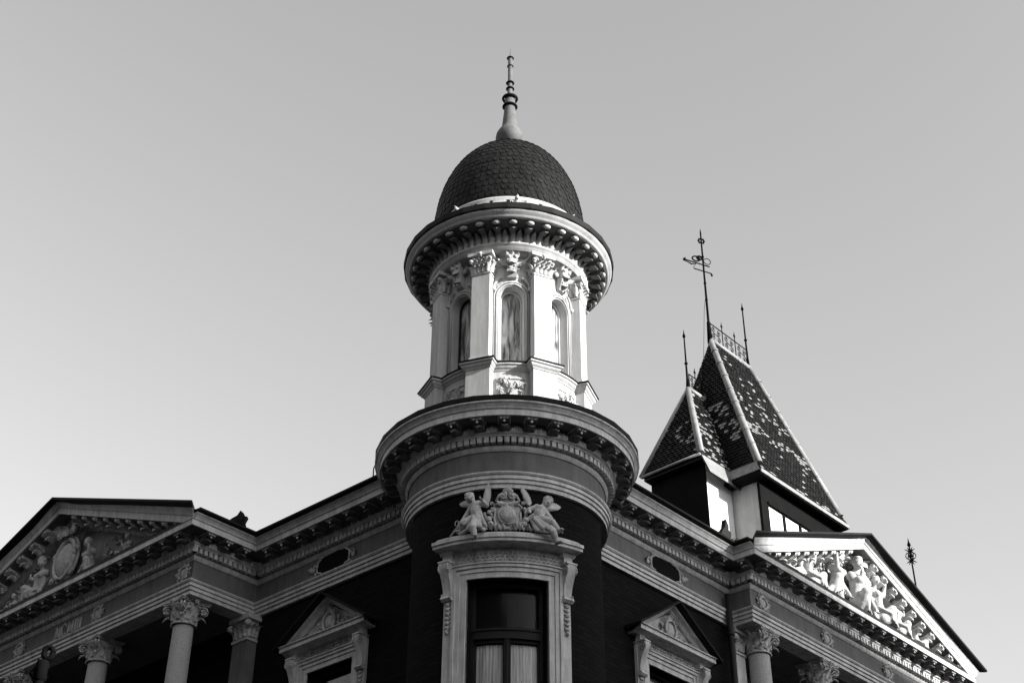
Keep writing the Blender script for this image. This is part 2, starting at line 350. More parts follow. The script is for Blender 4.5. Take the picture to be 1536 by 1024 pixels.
# mouldings in trim; recessed fields get the darker frieze colour as painted shade
C_LOW = [(-.2, 12.60), (.015, 12.60), (.045, 12.635), (.055, 12.66), (.055, 12.675), (.06, 12.675)]
C_F1 = [(.06, 12.675), (.06, 12.79)]
C_MID = [(.06, 12.79), (.15, 12.792), (.155, 12.81), (.19, 12.835), (.19, 12.85), (.18, 12.852)]
C_F2 = [(.18, 12.852), (.18, 12.975), (.46, 12.98)]
C_TOP = [(.46, 12.98), (.46, 12.965), (.49, 12.965), (.49, 13.065), (.505, 13.07)]
C_ALL = ((C_LOW, 0), (C_F1, 1), (C_MID, 0), (C_F2, 1), (C_TOP, 0))
SIMA = [(.50, 13.07), (.515, 13.085), (.515, 13.095), (.525, 13.11), (.55, 13.14), (.575, 13.155), (.58, 13.17), (.58, 13.18)]
for path, side, nm in ((pathR, 1, 'R'), (pathL, -1, 'L')):
    for a, b in ((11.96, 12.21),): pass
    g = MB(); g.sweep(path, A_PROF, side); ar = g.build('architrave', 'trim', B)
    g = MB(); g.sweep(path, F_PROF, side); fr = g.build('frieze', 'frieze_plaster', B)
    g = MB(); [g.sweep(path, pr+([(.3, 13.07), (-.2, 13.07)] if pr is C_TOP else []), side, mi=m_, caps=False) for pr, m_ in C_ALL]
    # dentils belong to the moulded course
    for i, (p, q) in enumerate(zip(path, path[1:])):
        p = Vector(p); q = Vector(q); t = (q-p).normalized(); L = (q-p).length; nv = Vector((t.y, -t.x))*side
        e0 = {0: 0, 1: -.02, 2: .15, 3: .15, 4: -.02}[i] if False else 0
        ext = [(.0, -.15), (-.15, .15), (.15, .15), (.15, -.15), (-.15, 0)][i]
        a = -ext[0]; bnd = L+ext[1]; n = max(1, int((bnd-a)/.108)); st = (bnd-a)/n
        for k in range(n):
            u0 = a+st*k+.02; u1 = a+st*(k+1)-.02 - (0 if k < n-1 else 0)
            c = [p+t*u0+nv*.055, p+t*u1+nv*.055, p+t*u1+nv*.145, p+t*u0+nv*.145]
            lo = [(v.x, v.y, 12.695) for v in c]; hi = [(v.x, v.y, 12.787) for v in c]
            g.grid([lo, hi], 0, False, closeu=True); g.face(lo)
        if i < 3:                                        # carved leaf tufts on the bed moulding
            L2 = min(L, 9); m = max(1, int(L2/.42))
            for k in range(m):
                for j in (-1, -.5, 0, .5, 1):
                    c = p+t*((k+.5)*L2/m+j*.075)+nv*(.186); leaf(g, (c.x, c.y, 12.83), (0, 0, 1), (nv.x, nv.y, 0), .065, .105-.02*abs(j), .35, 2, n=5)
    co = g.build('cornice', ['trim', 'frieze_plaster'], B)
    if nm == 'R': coR = co; frR = fr
    else: coL = co; frL = fr
# sima and metal roof edge: everywhere except across the two portico fronts
for pts, side in (([(1.3, -F), (PRX0, -F), (PRX0, -PRY-.47)], 1), ([(PRX1, -PRY-.47), (PRX1, -F), (26, -F)], 1), ([(-F, 1.3), (-F, PLY0), (-PLX-.47, PLY0)], -1), ([(-PLX-.47, PLY1), (-F, PLY1), (-F, 28)], -1)):
    g = MB(); g.sweep(pts, SIMA+[(.2, 13.18), (.2, 13.07)], side); g.build('gutter_moulding', 'trim', B)
    g = MB(); g.sweep(pts, [(.1, 13.183), (.62, 13.183), (.655, 13.20), (.66, 13.235), (.63, 13.245), (.60, 13.24), (.1, 13.30)], side); g.build('roof_edge', 'dark_metal', B)
# bracket (modillion) template: u across, outward -Y
def bracket_mb(w=.17, dep=.26, h=.115):
    g = MB(ident); side = [(0, 0), (dep, 0), (dep, -.030), (dep-.015, -.05), (dep-.05, -.062), (dep-.10, -.052), (dep*.45, -.075), (dep*.22, -h), (0, -h)]
    g.prism_u(side, -w/2, w/2, mi=1); g.prism_u([(0, .001), (dep+.018, .001), (dep+.018, -.018), (0, -.018)], -w/2-.016, w/2+.016)  # bracket body in the dark frieze colour: its shade is painted in
    for k in (-1, 0, 1): g.ball((k*w*.3, dep, -.034), (w*.14, .012, .014), 5)
    leaf(g, (0, .03, -h*.9), (0, .9, .1), (0, -.1, -1), w*.8, dep*.9, .25, 3, mi=1, n=6); g.ball((0, dep-.02, -.075), (.022, .02, .022), 5)
    return g
br0 = bracket_mb().build('bracket', ['trim', 'frieze_plaster'], coR, loc=(2.05, -F-.18, 12.976), local=True); br0.rotation_euler = (0, 0, 0)
def brackets(seg, side, parent, first=None):
    (p, q), (ea, eb) = seg; p = Vector(p); q = Vector(q); t = (q-p).normalized(); nv = Vector((t.y, -t.x))*side; L = (q-p).length
    a = -ea; b = L+eb; n = round((b-a)/.42); st = (b-a)/n; rz = atan2(nv.y, nv.x)+pi/2
    for k in range(n):
        c = p+t*(a+st*(k+.5))+nv*.18; inst(br0, 'bracket', parent, (c.x, c.y, 12.976), rz)
brackets((((2.3, -F), (PRX0, -F)), (0, -.48)), 1, coR); brackets((((PRX0, -F), (PRX0, -PRY)), (-.45, .3)), 1, coR); brackets((((PRX0, -PRY), (PRX1, -PRY)), (.2, .2)), 1, coR)
brackets((((-F, 1.7), (-F, PLY0)), (0, -.48)), -1, coL); brackets((((-F, PLY0), (-PLX, PLY0)), (-.45, .2)), -1, coL); brackets((((-PLX, PLY0), (-PLX, 12.6)), (.2, 0)), -1, coL)
# walls
def wall_open(g, u0, u1, z0, z1, holes, du=99, rev=.25, mi=0):
    us = sorted(set([u0, u1]+[h[0] for h in holes]+[h[1] for h in holes])); zs = sorted(set([z0, z1]+[h[2] for h in holes]+[h[3] for h in holes]))
    for a, b in zip(us, us[1:]):
        for c, d in zip(zs, zs[1:]):
            if any(h[0] <= a and b <= h[1] and h[2] <= c and d <= h[3] for h in holes): continue
            n = max(1, int(math.ceil((b-a)/du)))
            for k in range(n): x0 = a+(b-a)*k/n; x1 = a+(b-a)*(k+1)/n; g.face([(x0, 0, c), (x1, 0, c), (x1, 0, d), (x0, 0, d)], mi)
    for a, b, c, d in holes:
        n = max(1, int(math.ceil((b-a)/du)))
        g.face([(a, 0, c), (a, -rev, c), (a, -rev, d), (a, 0, d)], mi); g.face([(b, 0, c), (b, -rev, c), (b, -rev, d), (b, 0, d)], mi)
        for k in range(n):
            x0 = a+(b-a)*k/n; x1 = a+(b-a)*(k+1)/n
            g.face([(x0, 0, d), (x1, 0, d), (x1, -rev, d), (x0, -rev, d)], mi); g.face([(x0, 0, c), (x1, 0, c), (x1, -rev, c), (x0, -rev, c)], mi)
WZ = 7.9
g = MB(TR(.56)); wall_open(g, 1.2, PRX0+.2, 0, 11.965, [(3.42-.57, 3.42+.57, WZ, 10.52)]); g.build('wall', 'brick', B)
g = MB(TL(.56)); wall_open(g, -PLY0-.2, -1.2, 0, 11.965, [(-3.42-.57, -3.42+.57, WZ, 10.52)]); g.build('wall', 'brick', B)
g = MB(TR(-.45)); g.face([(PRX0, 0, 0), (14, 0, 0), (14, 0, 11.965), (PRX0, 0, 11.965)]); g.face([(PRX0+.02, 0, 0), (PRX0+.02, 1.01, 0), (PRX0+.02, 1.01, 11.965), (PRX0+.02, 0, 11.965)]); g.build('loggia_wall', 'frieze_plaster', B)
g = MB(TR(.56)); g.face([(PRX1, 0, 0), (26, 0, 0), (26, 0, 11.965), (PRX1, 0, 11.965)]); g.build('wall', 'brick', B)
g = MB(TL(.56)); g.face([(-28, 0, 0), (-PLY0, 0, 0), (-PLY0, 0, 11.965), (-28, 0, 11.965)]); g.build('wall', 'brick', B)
g = MB(); g.face([(0, 0, 13.12), (26, 0, 13.12), (26, -1.0, 13.12), (0, -1.0, 13.12)]); g.face([(-1, 0, 13.122), (-1, 28, 13.122), (0, 28, 13.122), (0, 0, 13.122)]); g.face([(0, 0, 13.121), (26, 0, 13.121), (26, 28, 13.121), (0, 28, 13.121)]); g.build('roof', 'slate', B)
# portico ceilings and beams
g = MB(); 
def wbox(g, x0, x1, y0, y1, z0, z1, mi=0):
    a = [(x0, y0, z0), (x1, y0, z0), (x1, y1, z0), (x0, y1, z0)]; b = [(x, y, z1) for x, y, z in a]; g.grid([a, b], mi, False, closeu=True); g.face(a, mi); g.face(b, mi)
wbox(g, PRX0+.03, PRX1-.03, -PRY+.25, .45, 11.97, 12.5); g.build('portico_ceiling', 'frieze_plaster', B); g = MB(); wbox(g, -PLX+.25, -.3, PLY0+.03, PLY1-.03, 11.97, 12.5); g.build('portico_ceiling', 'frieze_plaster', B)
g = MB(); wbox(g, PRX0-.1, PRX1+.1, -PRY-.25, -.5, 0, 5.2); g.build('podium', 'frieze_plaster', B); g = MB(); wbox(g, -PLX-.25, -.5, PLY0-.1, PLY1+.1, 0, 5.2); g.build('podium', 'frieze_plaster', B)

# columns with composite capitals
def capital_mb(r=.19, T=None):
    g = MB(T); h = .42
    g.lathe([(r+.03, -.035), (r+.045, -.022), (r+.03, -.005), (r+.012, 0), (r+.012, .10), (r+.03, .22), (r+.06, .30), (r+.075, .33), (r+.03, .36)], 28)
    for k in range(8):
        a = k*pi/4+pi/8; leaf(g, ((r+.015)*cos(a), (r+.015)*sin(a), .045), (0, 0, 1), (cos(a), sin(a), 0), .13, .24, .6, 3)
    for k in range(8):
        a = k*pi/4; leaf(g, ((r+.012)*cos(a), (r+.012)*sin(a), .0), (0, 0, 1), (cos(a), sin(a), 0), .11, .15, .5, 2, n=6)
    for k in range(20):
        a = k*pi/10; g.ball(((r+.07)*cos(a), (r+.07)*sin(a), .315), (.018, .018, .024), 4)
    for k in range(4):                                   # corner volutes, set on the diagonals
        a = pi/4+k*pi/2; e = Vector((cos(a), sin(a), 0)); R0 = r*1.38+.055
        for sgn in (-1, 1):
            off = Vector((-e.y, e.x, 0))*sgn*.028
            pts = [e*(R0+.075*(1-.85*t)*cos(pi/2-t*2*pi*1.5))+Vector((0, 0, .245+.075*(1-.85*t)*sin(pi/2-t*2*pi*1.5)))+off for t in [j/26 for j in range(27)]]
            g.tube([e*(r*.7)+Vector((0, 0, .34))+off, e*(R0*.85)+Vector((0, 0, .33))+off]+pts, [.018]*2+[.021-.010*j/26 for j in range(27)], n=6)
        c = e*R0+Vector((0, 0, .245)); R3 = Matrix.Rotation(a, 3, 'Z'); g.ball(c, (.052, .026, .052), 7, rot=R3)
        leaf(g, e*(R0-.05)+Vector((0, 0, .13)), (e.x*.8, e.y*.8, -.15), (0, 0, -1), .07, .13, .4, 2, n=5)
    # concave abacus
    W = r*1.42+.10; pts = []
    for k in range(4):
        a = pi/4+k*pi/2; c0 = Vector((cos(a), sin(a)))*W*1.25; c1 = Vector((cos(a+pi/2), sin(a+pi/2)))*W*1.25
        t = (c1-c0).normalized(); nrm = -Vector((cos(a+pi/4), sin(a+pi/4)))
        for j in range(9):
            s_ = .04+.92*j/8; q = c0.lerp(c1, s_)+nrm*.075*sin(pi*s_); pts.append((q.x, q.y))
    for z0, z1, sc in ((.345, .372, .94), (.374, .405, 1.0)):
        g.grid([[(x*sc, y*sc, z0) for x, y in pts], [(x*sc, y*sc, z1) for x, y in pts]], 0, False, closeu=True)
        g.face([(x*sc, y*sc, z0) for x, y in pts]); g.face([(x*sc, y*sc, z1) for x, y in pts])
    for k in range(4):
        a = k*pi/2; e = Vector((cos(a), sin(a), 0)); c = e*(W*.86)+Vector((0, 0, .365))
        g.ball(c, .032, 5); 
        for j in range(6): b_ = j*pi/3; g.ball(c+Vector((-e.y, e.x, 0))*.035*cos(b_)+Vector((0, 0, .035*sin(b_)))-e*.008, .02, 4)
    return g
def column(x, y, r=.19):
    g = MB(); g.lathe([(r*1.22, 5.2), (r*1.3, 5.25), (r*1.22, 5.33), (r*1.1, 5.40)]+[(r*(1.14-.14*((z-5.4)/6.1)**1.6), z) for z in (5.4, 6.5, 7.5, 8.5, 9.5, 10.5, 11.0, 11.52)], 32, (x, y))
    return g.build('column', 'granite', B)
c0 = column(5.92, -.80); cap0 = capital_mb(T=lambda a, b, c: (5.92+a, -.80+b, 11.555+c)).build('capital', 'statue_stone', c0, loc=(5.92, -.80, 11.555))
for x, y in ((7.97, -.80), (10.27, -.80), (12.32, -.80), (-1.79, 5.98), (-1.79, 8.55), (-1.79, 11.10), (-1.79, 13.65)):
    c = column(x, y, .19 if x > 0 else .178); k = cap0.copy(); COL.objects.link(k); k.parent = c; k.location = Vector((x, y, 11.555))-wloc(B)
# antae against the walls
def pilaster(x0, x1, y0, y1, zt=11.5, mat_='trim', parent=None):
    g = MB(); wbox(g, x0, x1, y0, y1, 5, zt); p = g.build('pilaster', mat_, parent or B)
    cx, cy = (x0+x1)/2, (y0+y1)/2; w = (x1-x0)/2; h = (y1-y0)/2; g = MB()
    wbox(g, x0-.02, x1+.02, y0-.02, y1+.02, zt-.02, zt+.03); wbox(g, x0, x1, y0, y1, zt, 11.90); wbox(g, x0-.08, x1+.08, y0-.08, y1+.08, 11.86, 11.955)
    for sx, sy in ((0, -1), (-1, 0), (0, 1), (1, 0)):
        for j in (-.6, 0, .6):
            q = (cx+sx*w+(j*w if sx == 0 else 0), cy+sy*h+(j*h if sy == 0 else 0), zt+.05); leaf(g, q, (0, 0, 1), (sx, sy, 0), .13, .27, .6, 3)
    for sx in (-1, 1):
        for sy in (-1, 1): g.ball((cx+sx*(w+.05), cy+sy*(h+.05), zt+.27), .065, 6)
    g.build('capital', 'statue_stone', p); return p
pilaster(PRX0+.05, PRX0+.33, -.62, -.30); pilaster(-.78, -.55, PLY0-.12, PLY0+.28, mat_='frieze_plaster')
# downpipe in the right inner corner
g = MB(); g.tube([(5.18, -.72, z) for z in (0, 3, 6, 9, 11.9, 12.5)], .055, n=10)
for z in (8.2, 10.2, 11.7): g.tube([(5.18, -.72, z), (5.18, -.72, z+.06)], .068, n=10)
g.build('downpipe', 'dark_wood', B)

# frieze cartouches, date, vents
cg = []
for T, us, fr in ((TR(PRY), (5.78, 7.97, 10.27, 12.32), frR), (TL(PLX), (-5.85, -8.45, -11.1), frL)):
    for u in us:
        g = MB(sub(T, u, 0, 12.42)); cartouche(g, .36, .30, d=.03); g.build('cartouche', 'relief_stone', fr)
def vent(T, u, fr, wall=B):
    e = [(-.42, -.02), (-.40, .10), (-.33, .13), (-.30, .165), (.30, .165), (.33, .13), (.40, .10), (.42, -.02), (.40, -.11), (.32, -.13), (.28, -.165), (-.28, -.165), (-.32, -.13), (-.40, -.11)]
    g = MB(sub(T, u, 0, 12.42)); g.prism_d([(x*.97, z*.95) for x, z in e], .002, .012); v = g.build('vent', 'dark_room', fr)
    g = MB(sub(T, u, 0, 12.42)); g.tube([(x, .02, z) for x, z in e+e[:2]], .018, n=6)
    for s in (-1, 1):
        scroll(g, s*.46, .03, .06, 1.4, 0, .02, dirn=s); scroll(g, s*.43, -.12, .045, 1.3, 0, .02, dirn=-s); scroll(g, s*.36, .16, .04, 1.3, 0, .02, dirn=s)
        leaf(g, (s*.47, .01, -.02), (s, 0, .1), (0, 1, 0), .13, .15, .4, 3, n=6); scroll(g, s*.06, -.18, .035, 1.2, 0, .02, dirn=s)
    g.build('vent_frame', 'relief_stone', v)
vent(TR(F), 3.45, frR); vent(TL(F), -3.50, frL)
# carved date MCMIII between the cartouches of the left portico
g = MB(sub(TL(PLX), -9.87, .0, 12.29)); pen = 0
def stroke(g, a, b, w): 
    a = Vector((a[0], 0, a[1])); b = Vector((b[0], 0, b[1])); t = (b-a).normalized(); n = Vector((t.z, 0, -t.x))*w/2
    p = [a+n, b+n, b-n, a-n]; g.prism_d([(q.x, q.z) for q in p], .001, .028)
H_ = .235
for ch in 'MCMIII':
    if ch == 'M':
        stroke(g, (pen+.02, 0), (pen+.035, H_), .018); stroke(g, (pen+.035, H_), (pen+.095, .02), .032); stroke(g, (pen+.095, .02), (pen+.155, H_), .018); stroke(g, (pen+.155, H_), (pen+.17, 0), .034)
        for q in (.02, .17): stroke(g, (pen+q-.028, .006), (pen+q+.028, .006), .012)
        for q in (.03, .158): stroke(g, (pen+q-.028, H_-.005), (pen+q+.02, H_-.005), .012)
        pen += .225
    elif ch == 'C':
        pts = [(pen+.085+.085*cos(a), H_/2+H_/2*sin(a)) for a in [radians(45+270*k/14) for k in range(15)]]
        for a, b in zip(pts, pts[1:]): stroke(g, a, b, .028)
        stroke(g, (pen+.145, H_*.72), (pen+.145, H_*.92), .012); pen += .20
    else:
        stroke(g, (pen+.03, 0), (pen+.03, H_), .032); stroke(g, (pen, .006), (pen+.06, .006), .012); stroke(g, (pen, H_-.005), (pen+.06, H_-.005), .012); pen += .085
g.build('date', 'relief_stone', frL)

# ---------------------------------------------------------------- pediments
RS = .385                                                     # rake slope
def pediment(T, uc, half, parent_label, mirror=1):
    """T is the frieze plane mapping; half = half width at the corona"""
    apex = 13.07+half*RS
    pe = MB(T); pe.prism_d([(uc-half+.3, 13.06), (uc+half-.3, 13.06), (uc, apex-.05)], -.06, .0)
    for s in (-1, 1):
        for k in range(4, int(half/.115)):
            hu = half-k*.115; z = 12.80+(half-hu)*RS+.08; pe.box(uc+s*hu-.03, uc+s*hu+.03, -.01, .07, z-.075, z, mi=1)
    P = pe.build('pediment', ['tympanum_field', 'trim'], B)
    def rake(prof, name, m, ext=0):
        g = MB(T)
        for s in (-1, 1):
            rows = []
            for t in range(2):
                row = []
                for o, n in prof:
                    hu = half+(o-.49) if t == 0 else 0
                    row.append((uc+s*hu, o, 13.0+n+((half-hu)*RS if t else 0)+(0)))
                rows.append(row)
            g.grid(rows, 0, False)
            if len(prof) > 4: g.face(rows[0])
        return g.build(name, m, P)
    # offsets n measured vertically above the rake line through the corona foot
    rake([(.17, -.012), (.46, -.01)], 'raking_soffit', 'frieze_plaster')  # underside coloured darker to paint in the soffit shade
    rake([(0, -.12), (.10, -.12), (.16, -.06), (.17, -.011)], 'raking_moulding', 'trim')
    rake([(.46, -.009), (.46, -.02), (.49, -.02), (.49, .10), (.505, .105), (0.1, .105)], 'raking_cornice', 'trim')
    rake([(.50, .105), (.515, .12), (.53, .15), (.56, .185), (.58, .20), (.58, .21), (.2, .21)], 'gutter_moulding', 'trim')
    rake([(.1, .213), (.66, .213), (.70, .225), (.705, .265), (.66, .28), (.1, .30)], 'roof_edge', 'dark_metal')
    g = MB(T); g.prism_u([(.0, 13.072), (.475, 13.072), (.475, 13.15), (.0, 13.19)], uc-half+.45, uc+half-.45); g.build('flashing', 'dark_metal', P)
    # roof behind
    g = MB(T)
    for s in (-1, 1): g.face([(uc+s*half, 0.1, 13.27), (uc, .1, 13.27+half*RS), (uc, -3.2, 13.27+half*RS), (uc+s*half, -3.2, 13.27)])
    g.face([(uc-half, -3.2, 13.0), (uc+half, -3.2, 13.0), (uc, -3.2, 13.27+half*RS)])
    g.build('roof', 'slate', P)
    # raking brackets
    n = 10; 
    for s in (-1, 1):
        for k in range(n):
            hu = half-.55-(half-.9)*k/(n-.6)
            b = bracket_rake[s]
            w = T(uc+s*hu, .17, 12.985+(half-hu)*RS); q = b.copy(); q.name = 'bracket'; COL.objects.link(q); q.parent = P; q.location = Vector(w)-wloc(P)
            a = T(1, 0, 0); z = T(0, 0, 0); q.rotation_euler = (0, 0, atan2(a[1]-z[1], a[0]-z[0]))
    return P
bracket_rake = {}
for s in (-1, 1):
    g = MB(lambda u, d, z, s=s: (u, -d, z-s*u*RS)); side = [(0, 0), (.27, 0), (.27, -.05), (.25, -.075), (.18, -.07), (.09, -.11), (.05, -.15), (0, -.16)]
    g.prism_u(side, -.085, .085); g.ball((0, .262, -.045), (.05, .03, .028), 6); leaf(g, (0, .03, -.15), (0, .9, .25), (0, -.1, -1), .14, .24, .3, 3, n=6)
    g.ball((0, .06, -.15), (.05, .04, .045), 6)
    b = g.build('bracket', 'trim', None); COL.objects.unlink(b); bracket_rake[s] = b
PR = pediment(TR(PRY), 9.12, 4.21, '')
PL = pediment(TL(PLX), -9.80, 4.69, '')

# sculpture groups in the pediments, local frame: u right, d out, z up from the cornice top
def seated(T, P, u, z, s, lean=0, turn=0, helmet=False, arm=1, seed=1, drape=True, name='pediment_figure', mat_='relief_stone'):
    """half reclining draped figure; lean>0 leans to the right; s = scale (head radius about .085*s)"""
    q = lambda a, d, h: (u+a*s, .13+d*s, z+h*s)
    hx = lean*.30; caps = []; balls = []
    hd = (hx+lean*.05, .12, .78)
    c, b = head_bits(q(*hd), .095*s, (turn, 1, -.25), helmet, True, seed); caps += c; balls += b
    caps += [(q(hx+lean*.03, .08, .68), .045*s, q(hx, .05, .60), .055*s)]                      # neck
    sh = .17
    caps += [(q(hx-sh*.7, .05, .56), .075*s, q(hx+sh*.7, .05, .56), .075*s), (q(hx, .07, .50), .12*s, q(hx*.6, .06, .32), .10*s), (q(hx*.6, .06, .32), .105*s, q(0, .05, .12), .14*s)]
    balls += [(q(hx-.06, .14, .50), .062*s), (q(hx+.06, .14, .50), .062*s)]
    k = -lean if lean else 1
    caps += [(q(.02, .10, .12), .11*s, q(k*.30, .24, .26), .085*s), (q(k*.30, .24, .26), .085*s, q(k*.48, .15, .0), .055*s), (q(-.03, .10, .08), .11*s, q(k*.40, .16, .08), .08*s), (q(k*.40, .16, .08), .08*s, q(k*.70, .12, -.02), .05*s)]
    # arms
    s1 = q(hx-k*sh, .05, .56); e1 = q(hx-k*(sh+.14), .04, .36); h1 = q(hx-k*(sh+.22), .12, .18)
    caps += [(s1, .055*s, e1, .044*s), (e1, .044*s, h1, .032*s)]+hand(h1, (-k*.3, .3, -.8), .026*s)
    s2 = q(hx+k*sh, .06, .55); e2 = q(hx+k*(sh+.12), .16, .42+.1*arm); h2 = q(hx+k*(sh+.22), .20, .36+.42*arm)
    caps += [(s2, .055*s, e2, .044*s), (e2, .044*s, h2, .032*s)]+hand(h2, (k*.4, .2, .8), .026*s)
    if drape:
        r = random.Random(seed)
        for j in range(9):
            t = j/8; a = q(hx*.6+(-.14+.22*t), .15, .24-.05*t); e = q(k*(.12+.45*t), .22+.03*sin(j*2), -.05+.12*(1-t)); m = q(k*(.1+.25*t), .26, .16)
            caps += [(a, .022*s, m, .030*s), (m, .030*s, e, .020*s)]
        for j in range(5): caps += [(q(hx-k*(.16+.03*j), -.02, .60-.02*j), .03*s, q(-k*(.18+.07*j), .06, .02), .035*s)]
    return fuse(name, caps, balls, mat_, P, T, voxel=.012*s+.002, smooth=1)
def big_shield(T, P, u, z, w, h, mat_='relief_stone'):
    g = MB(sub(T, u, .15, z)); g.ball((0, .0, 0), (w*.5, .16, h*.5), 16)
    g.tube([(w*.56*cos(a*pi/16), .06, h*.56*sin(a*pi/16)) for a in range(33)], w*.075, n=8)
    g.tube([(w*.68*cos(a*pi/16), .02, h*.66*sin(a*pi/16)) for a in range(33)], w*.05, n=8)
    for s in (-1, 1):
        scroll(g, s*w*.38, h*.72, w*.17, 1.6, 0 if s > 0 else pi, .12, th=w*.055, dirn=s); scroll(g, s*w*.62, h*.2, w*.13, 1.5, 0, .06, th=w*.04, dirn=-s); scroll(g, s*w*.55, -h*.5, w*.13, 1.5, 0, .06, th=w*.04, dirn=s)
        for j in range(3): leaf(g, (s*w*.25, .1, h*.72+j*.03), (s*(.5+.3*j), 0, 1-.3*j), (0, 1, 0), w*.35, h*.35, .5, 3)
    leaf(g, (0, .16, h*.6), (0, 0, 1), (0, 1, 0), w*.5, h*.36, .6, 3)
    g.build('shield', mat_, P)
T = TR(PRY)
big_shield(T, PR, 9.42, 14.02, .42, .52)
seated(T, PR, 9.05, 13.26, 1.36, lean=.12, turn=-.35, seed=3, arm=.5)
seated(T, PR, 8.20, 13.30, 1.18, lean=.5, turn=-.3, seed=4, arm=1)
seated(T, PR, 7.38, 13.26, .92, lean=-.6, turn=.5, seed=5, arm=1)
seated(T, PR, 6.62, 13.20, .70, lean=-.9, turn=.3, seed=6, arm=.3)
seated(T, PR, 9.98, 13.32, 1.15, lean=-.4, turn=-.5, helmet=False, seed=8, arm=.8)
seated(T, PR, 10.72, 13.30, .95, lean=-.3, turn=-.4, seed=9, arm=.2)
seated(T, PR, 11.50, 13.24, .72, lean=-.6, turn=-.4, seed=10, arm=.3)
g = MB(sub(T, 9.12, .03, 14.36)); foliage(g, .9, .3, 14, 5, d=.05)
g.build('garland', 'relief_stone', PR)
g = MB(sub(T, 12.2, .05, 13.30)); foliage(g, .6, .2, 24, 11, d=.05, sz=1.5); g.build('carved_foliage', 'relief_stone', PR)
for u, z, w_, h_, sd_, n_ in ((7.75, 13.85, .9, .35, 31, 22), (6.95, 13.58, .8, .3, 32, 18), (10.5, 13.85, .9, .35, 33, 22), (11.2, 13.55, .8, .3, 34, 18), (9.12, 13.6, 1.1, .3, 35, 18)):
    g = MB(sub(T, u, .0, z)); foliage(g, w_, h_, n_, sd_, d=.05, sz=1.1); g.build('carved_foliage', 'relief_stone', PR)
T = TL(PLX)
big_shield(T, PL, -9.72, 13.86, .60, .74, 'statue_stone')
seated(T, PL, -10.62, 13.22, 1.02, lean=.35, turn=.6, helmet=True, seed=14, arm=.2, mat_='statue_stone')
seated(T, PL, -11.55, 13.12, .60, lean=.5, turn=.3, seed=15, arm=.2, mat_='statue_stone')
seated(T, PL, -8.75, 13.22, .92, lean=-.4, turn=-.6, seed=16, arm=.5, mat_='statue_stone')
seated(T, PL, -7.65, 13.16, .62, lean=.4, turn=-.3, seed=17, arm=.6, mat_='statue_stone')
g = MB(sub(T, -9.75, .05, 14.38)); foliage(g, 1.0, .28, 16, 9, d=.06); g.build('garland', 'statue_stone', PL)

for u, z, w_, h_, sd_, n_ in ((-11.2, 13.8, .8, .35, 41, 20), (-8.2, 13.8, .8, .3, 43, 18), (-12.2, 13.5, .8, .3, 44, 16), (-7.1, 13.4, .7, .25, 45, 12)):
    g = MB(sub(T, u, .0, z)); foliage(g, w_, h_, n_, sd_, d=.05, sz=1.1); g.build('carved_foliage', 'statue_stone', PL)
# ---------------------------------------------------------------- window surrounds
def console(g, u, z, h=.50, w=.13, d0=.06, mirror=1):
    prof = []                                            # S-shaped side profile (d,z)
    n = 18
    for k in range(n+1):
        t = k/n; prof.append((d0+.03+.15*(1-t)**1.5*(1+.15*sin(t*pi*2)), z-t*h))
    top = [(d0, z), (d0+.10, z+.0)]
    g.prism_u([(0, z+.02)]+[(prof[0][0]*.85, z+.02)]+prof+[(0, z-h)], u-w/2, u+w/2)
    for s in (-1, 1):
        uu = u+s*(w/2+.004)
        for (cd, cz, r) in ((d0+.115, z-.075, .07), (d0+.04, z-h+.03, .04)):
            pts = [(uu, cd+r*(1-.85*t)*cos(pi/2-t*3*pi), cz+r*(1-.85*t)*sin(pi/2-t*3*pi)) for t in [j/18 for j in range(19)]]
            g.tube(pts, [r*.16]*19, n=5)
    g.box(u-w/2-.02, u+w/2+.02, 0, d0+.17, z+.022, z+.045)
    g.prism_u([(d0-.02, z-h), (d0+.07, z-h+.02), (d0+.09, z-h-.015), (d0+.05, z-h-.05), (d0-.02, z-h-.04)], u-w/2-.015, u+w/2+.015)
def pendant(g, u, z, n=6):
    for k in range(n):
        c = z-k*.072; g.ball((u, .075, c), (.035, .03, .034), 5); g.ball((u-.03, .065, c+.02), (.02, .02, .022), 4); g.ball((u+.03, .065, c+.02), (.02, .02, .022), 4)
    g.ball((u, .08, z-n*.072+.01), (.026, .026, .04), 5)
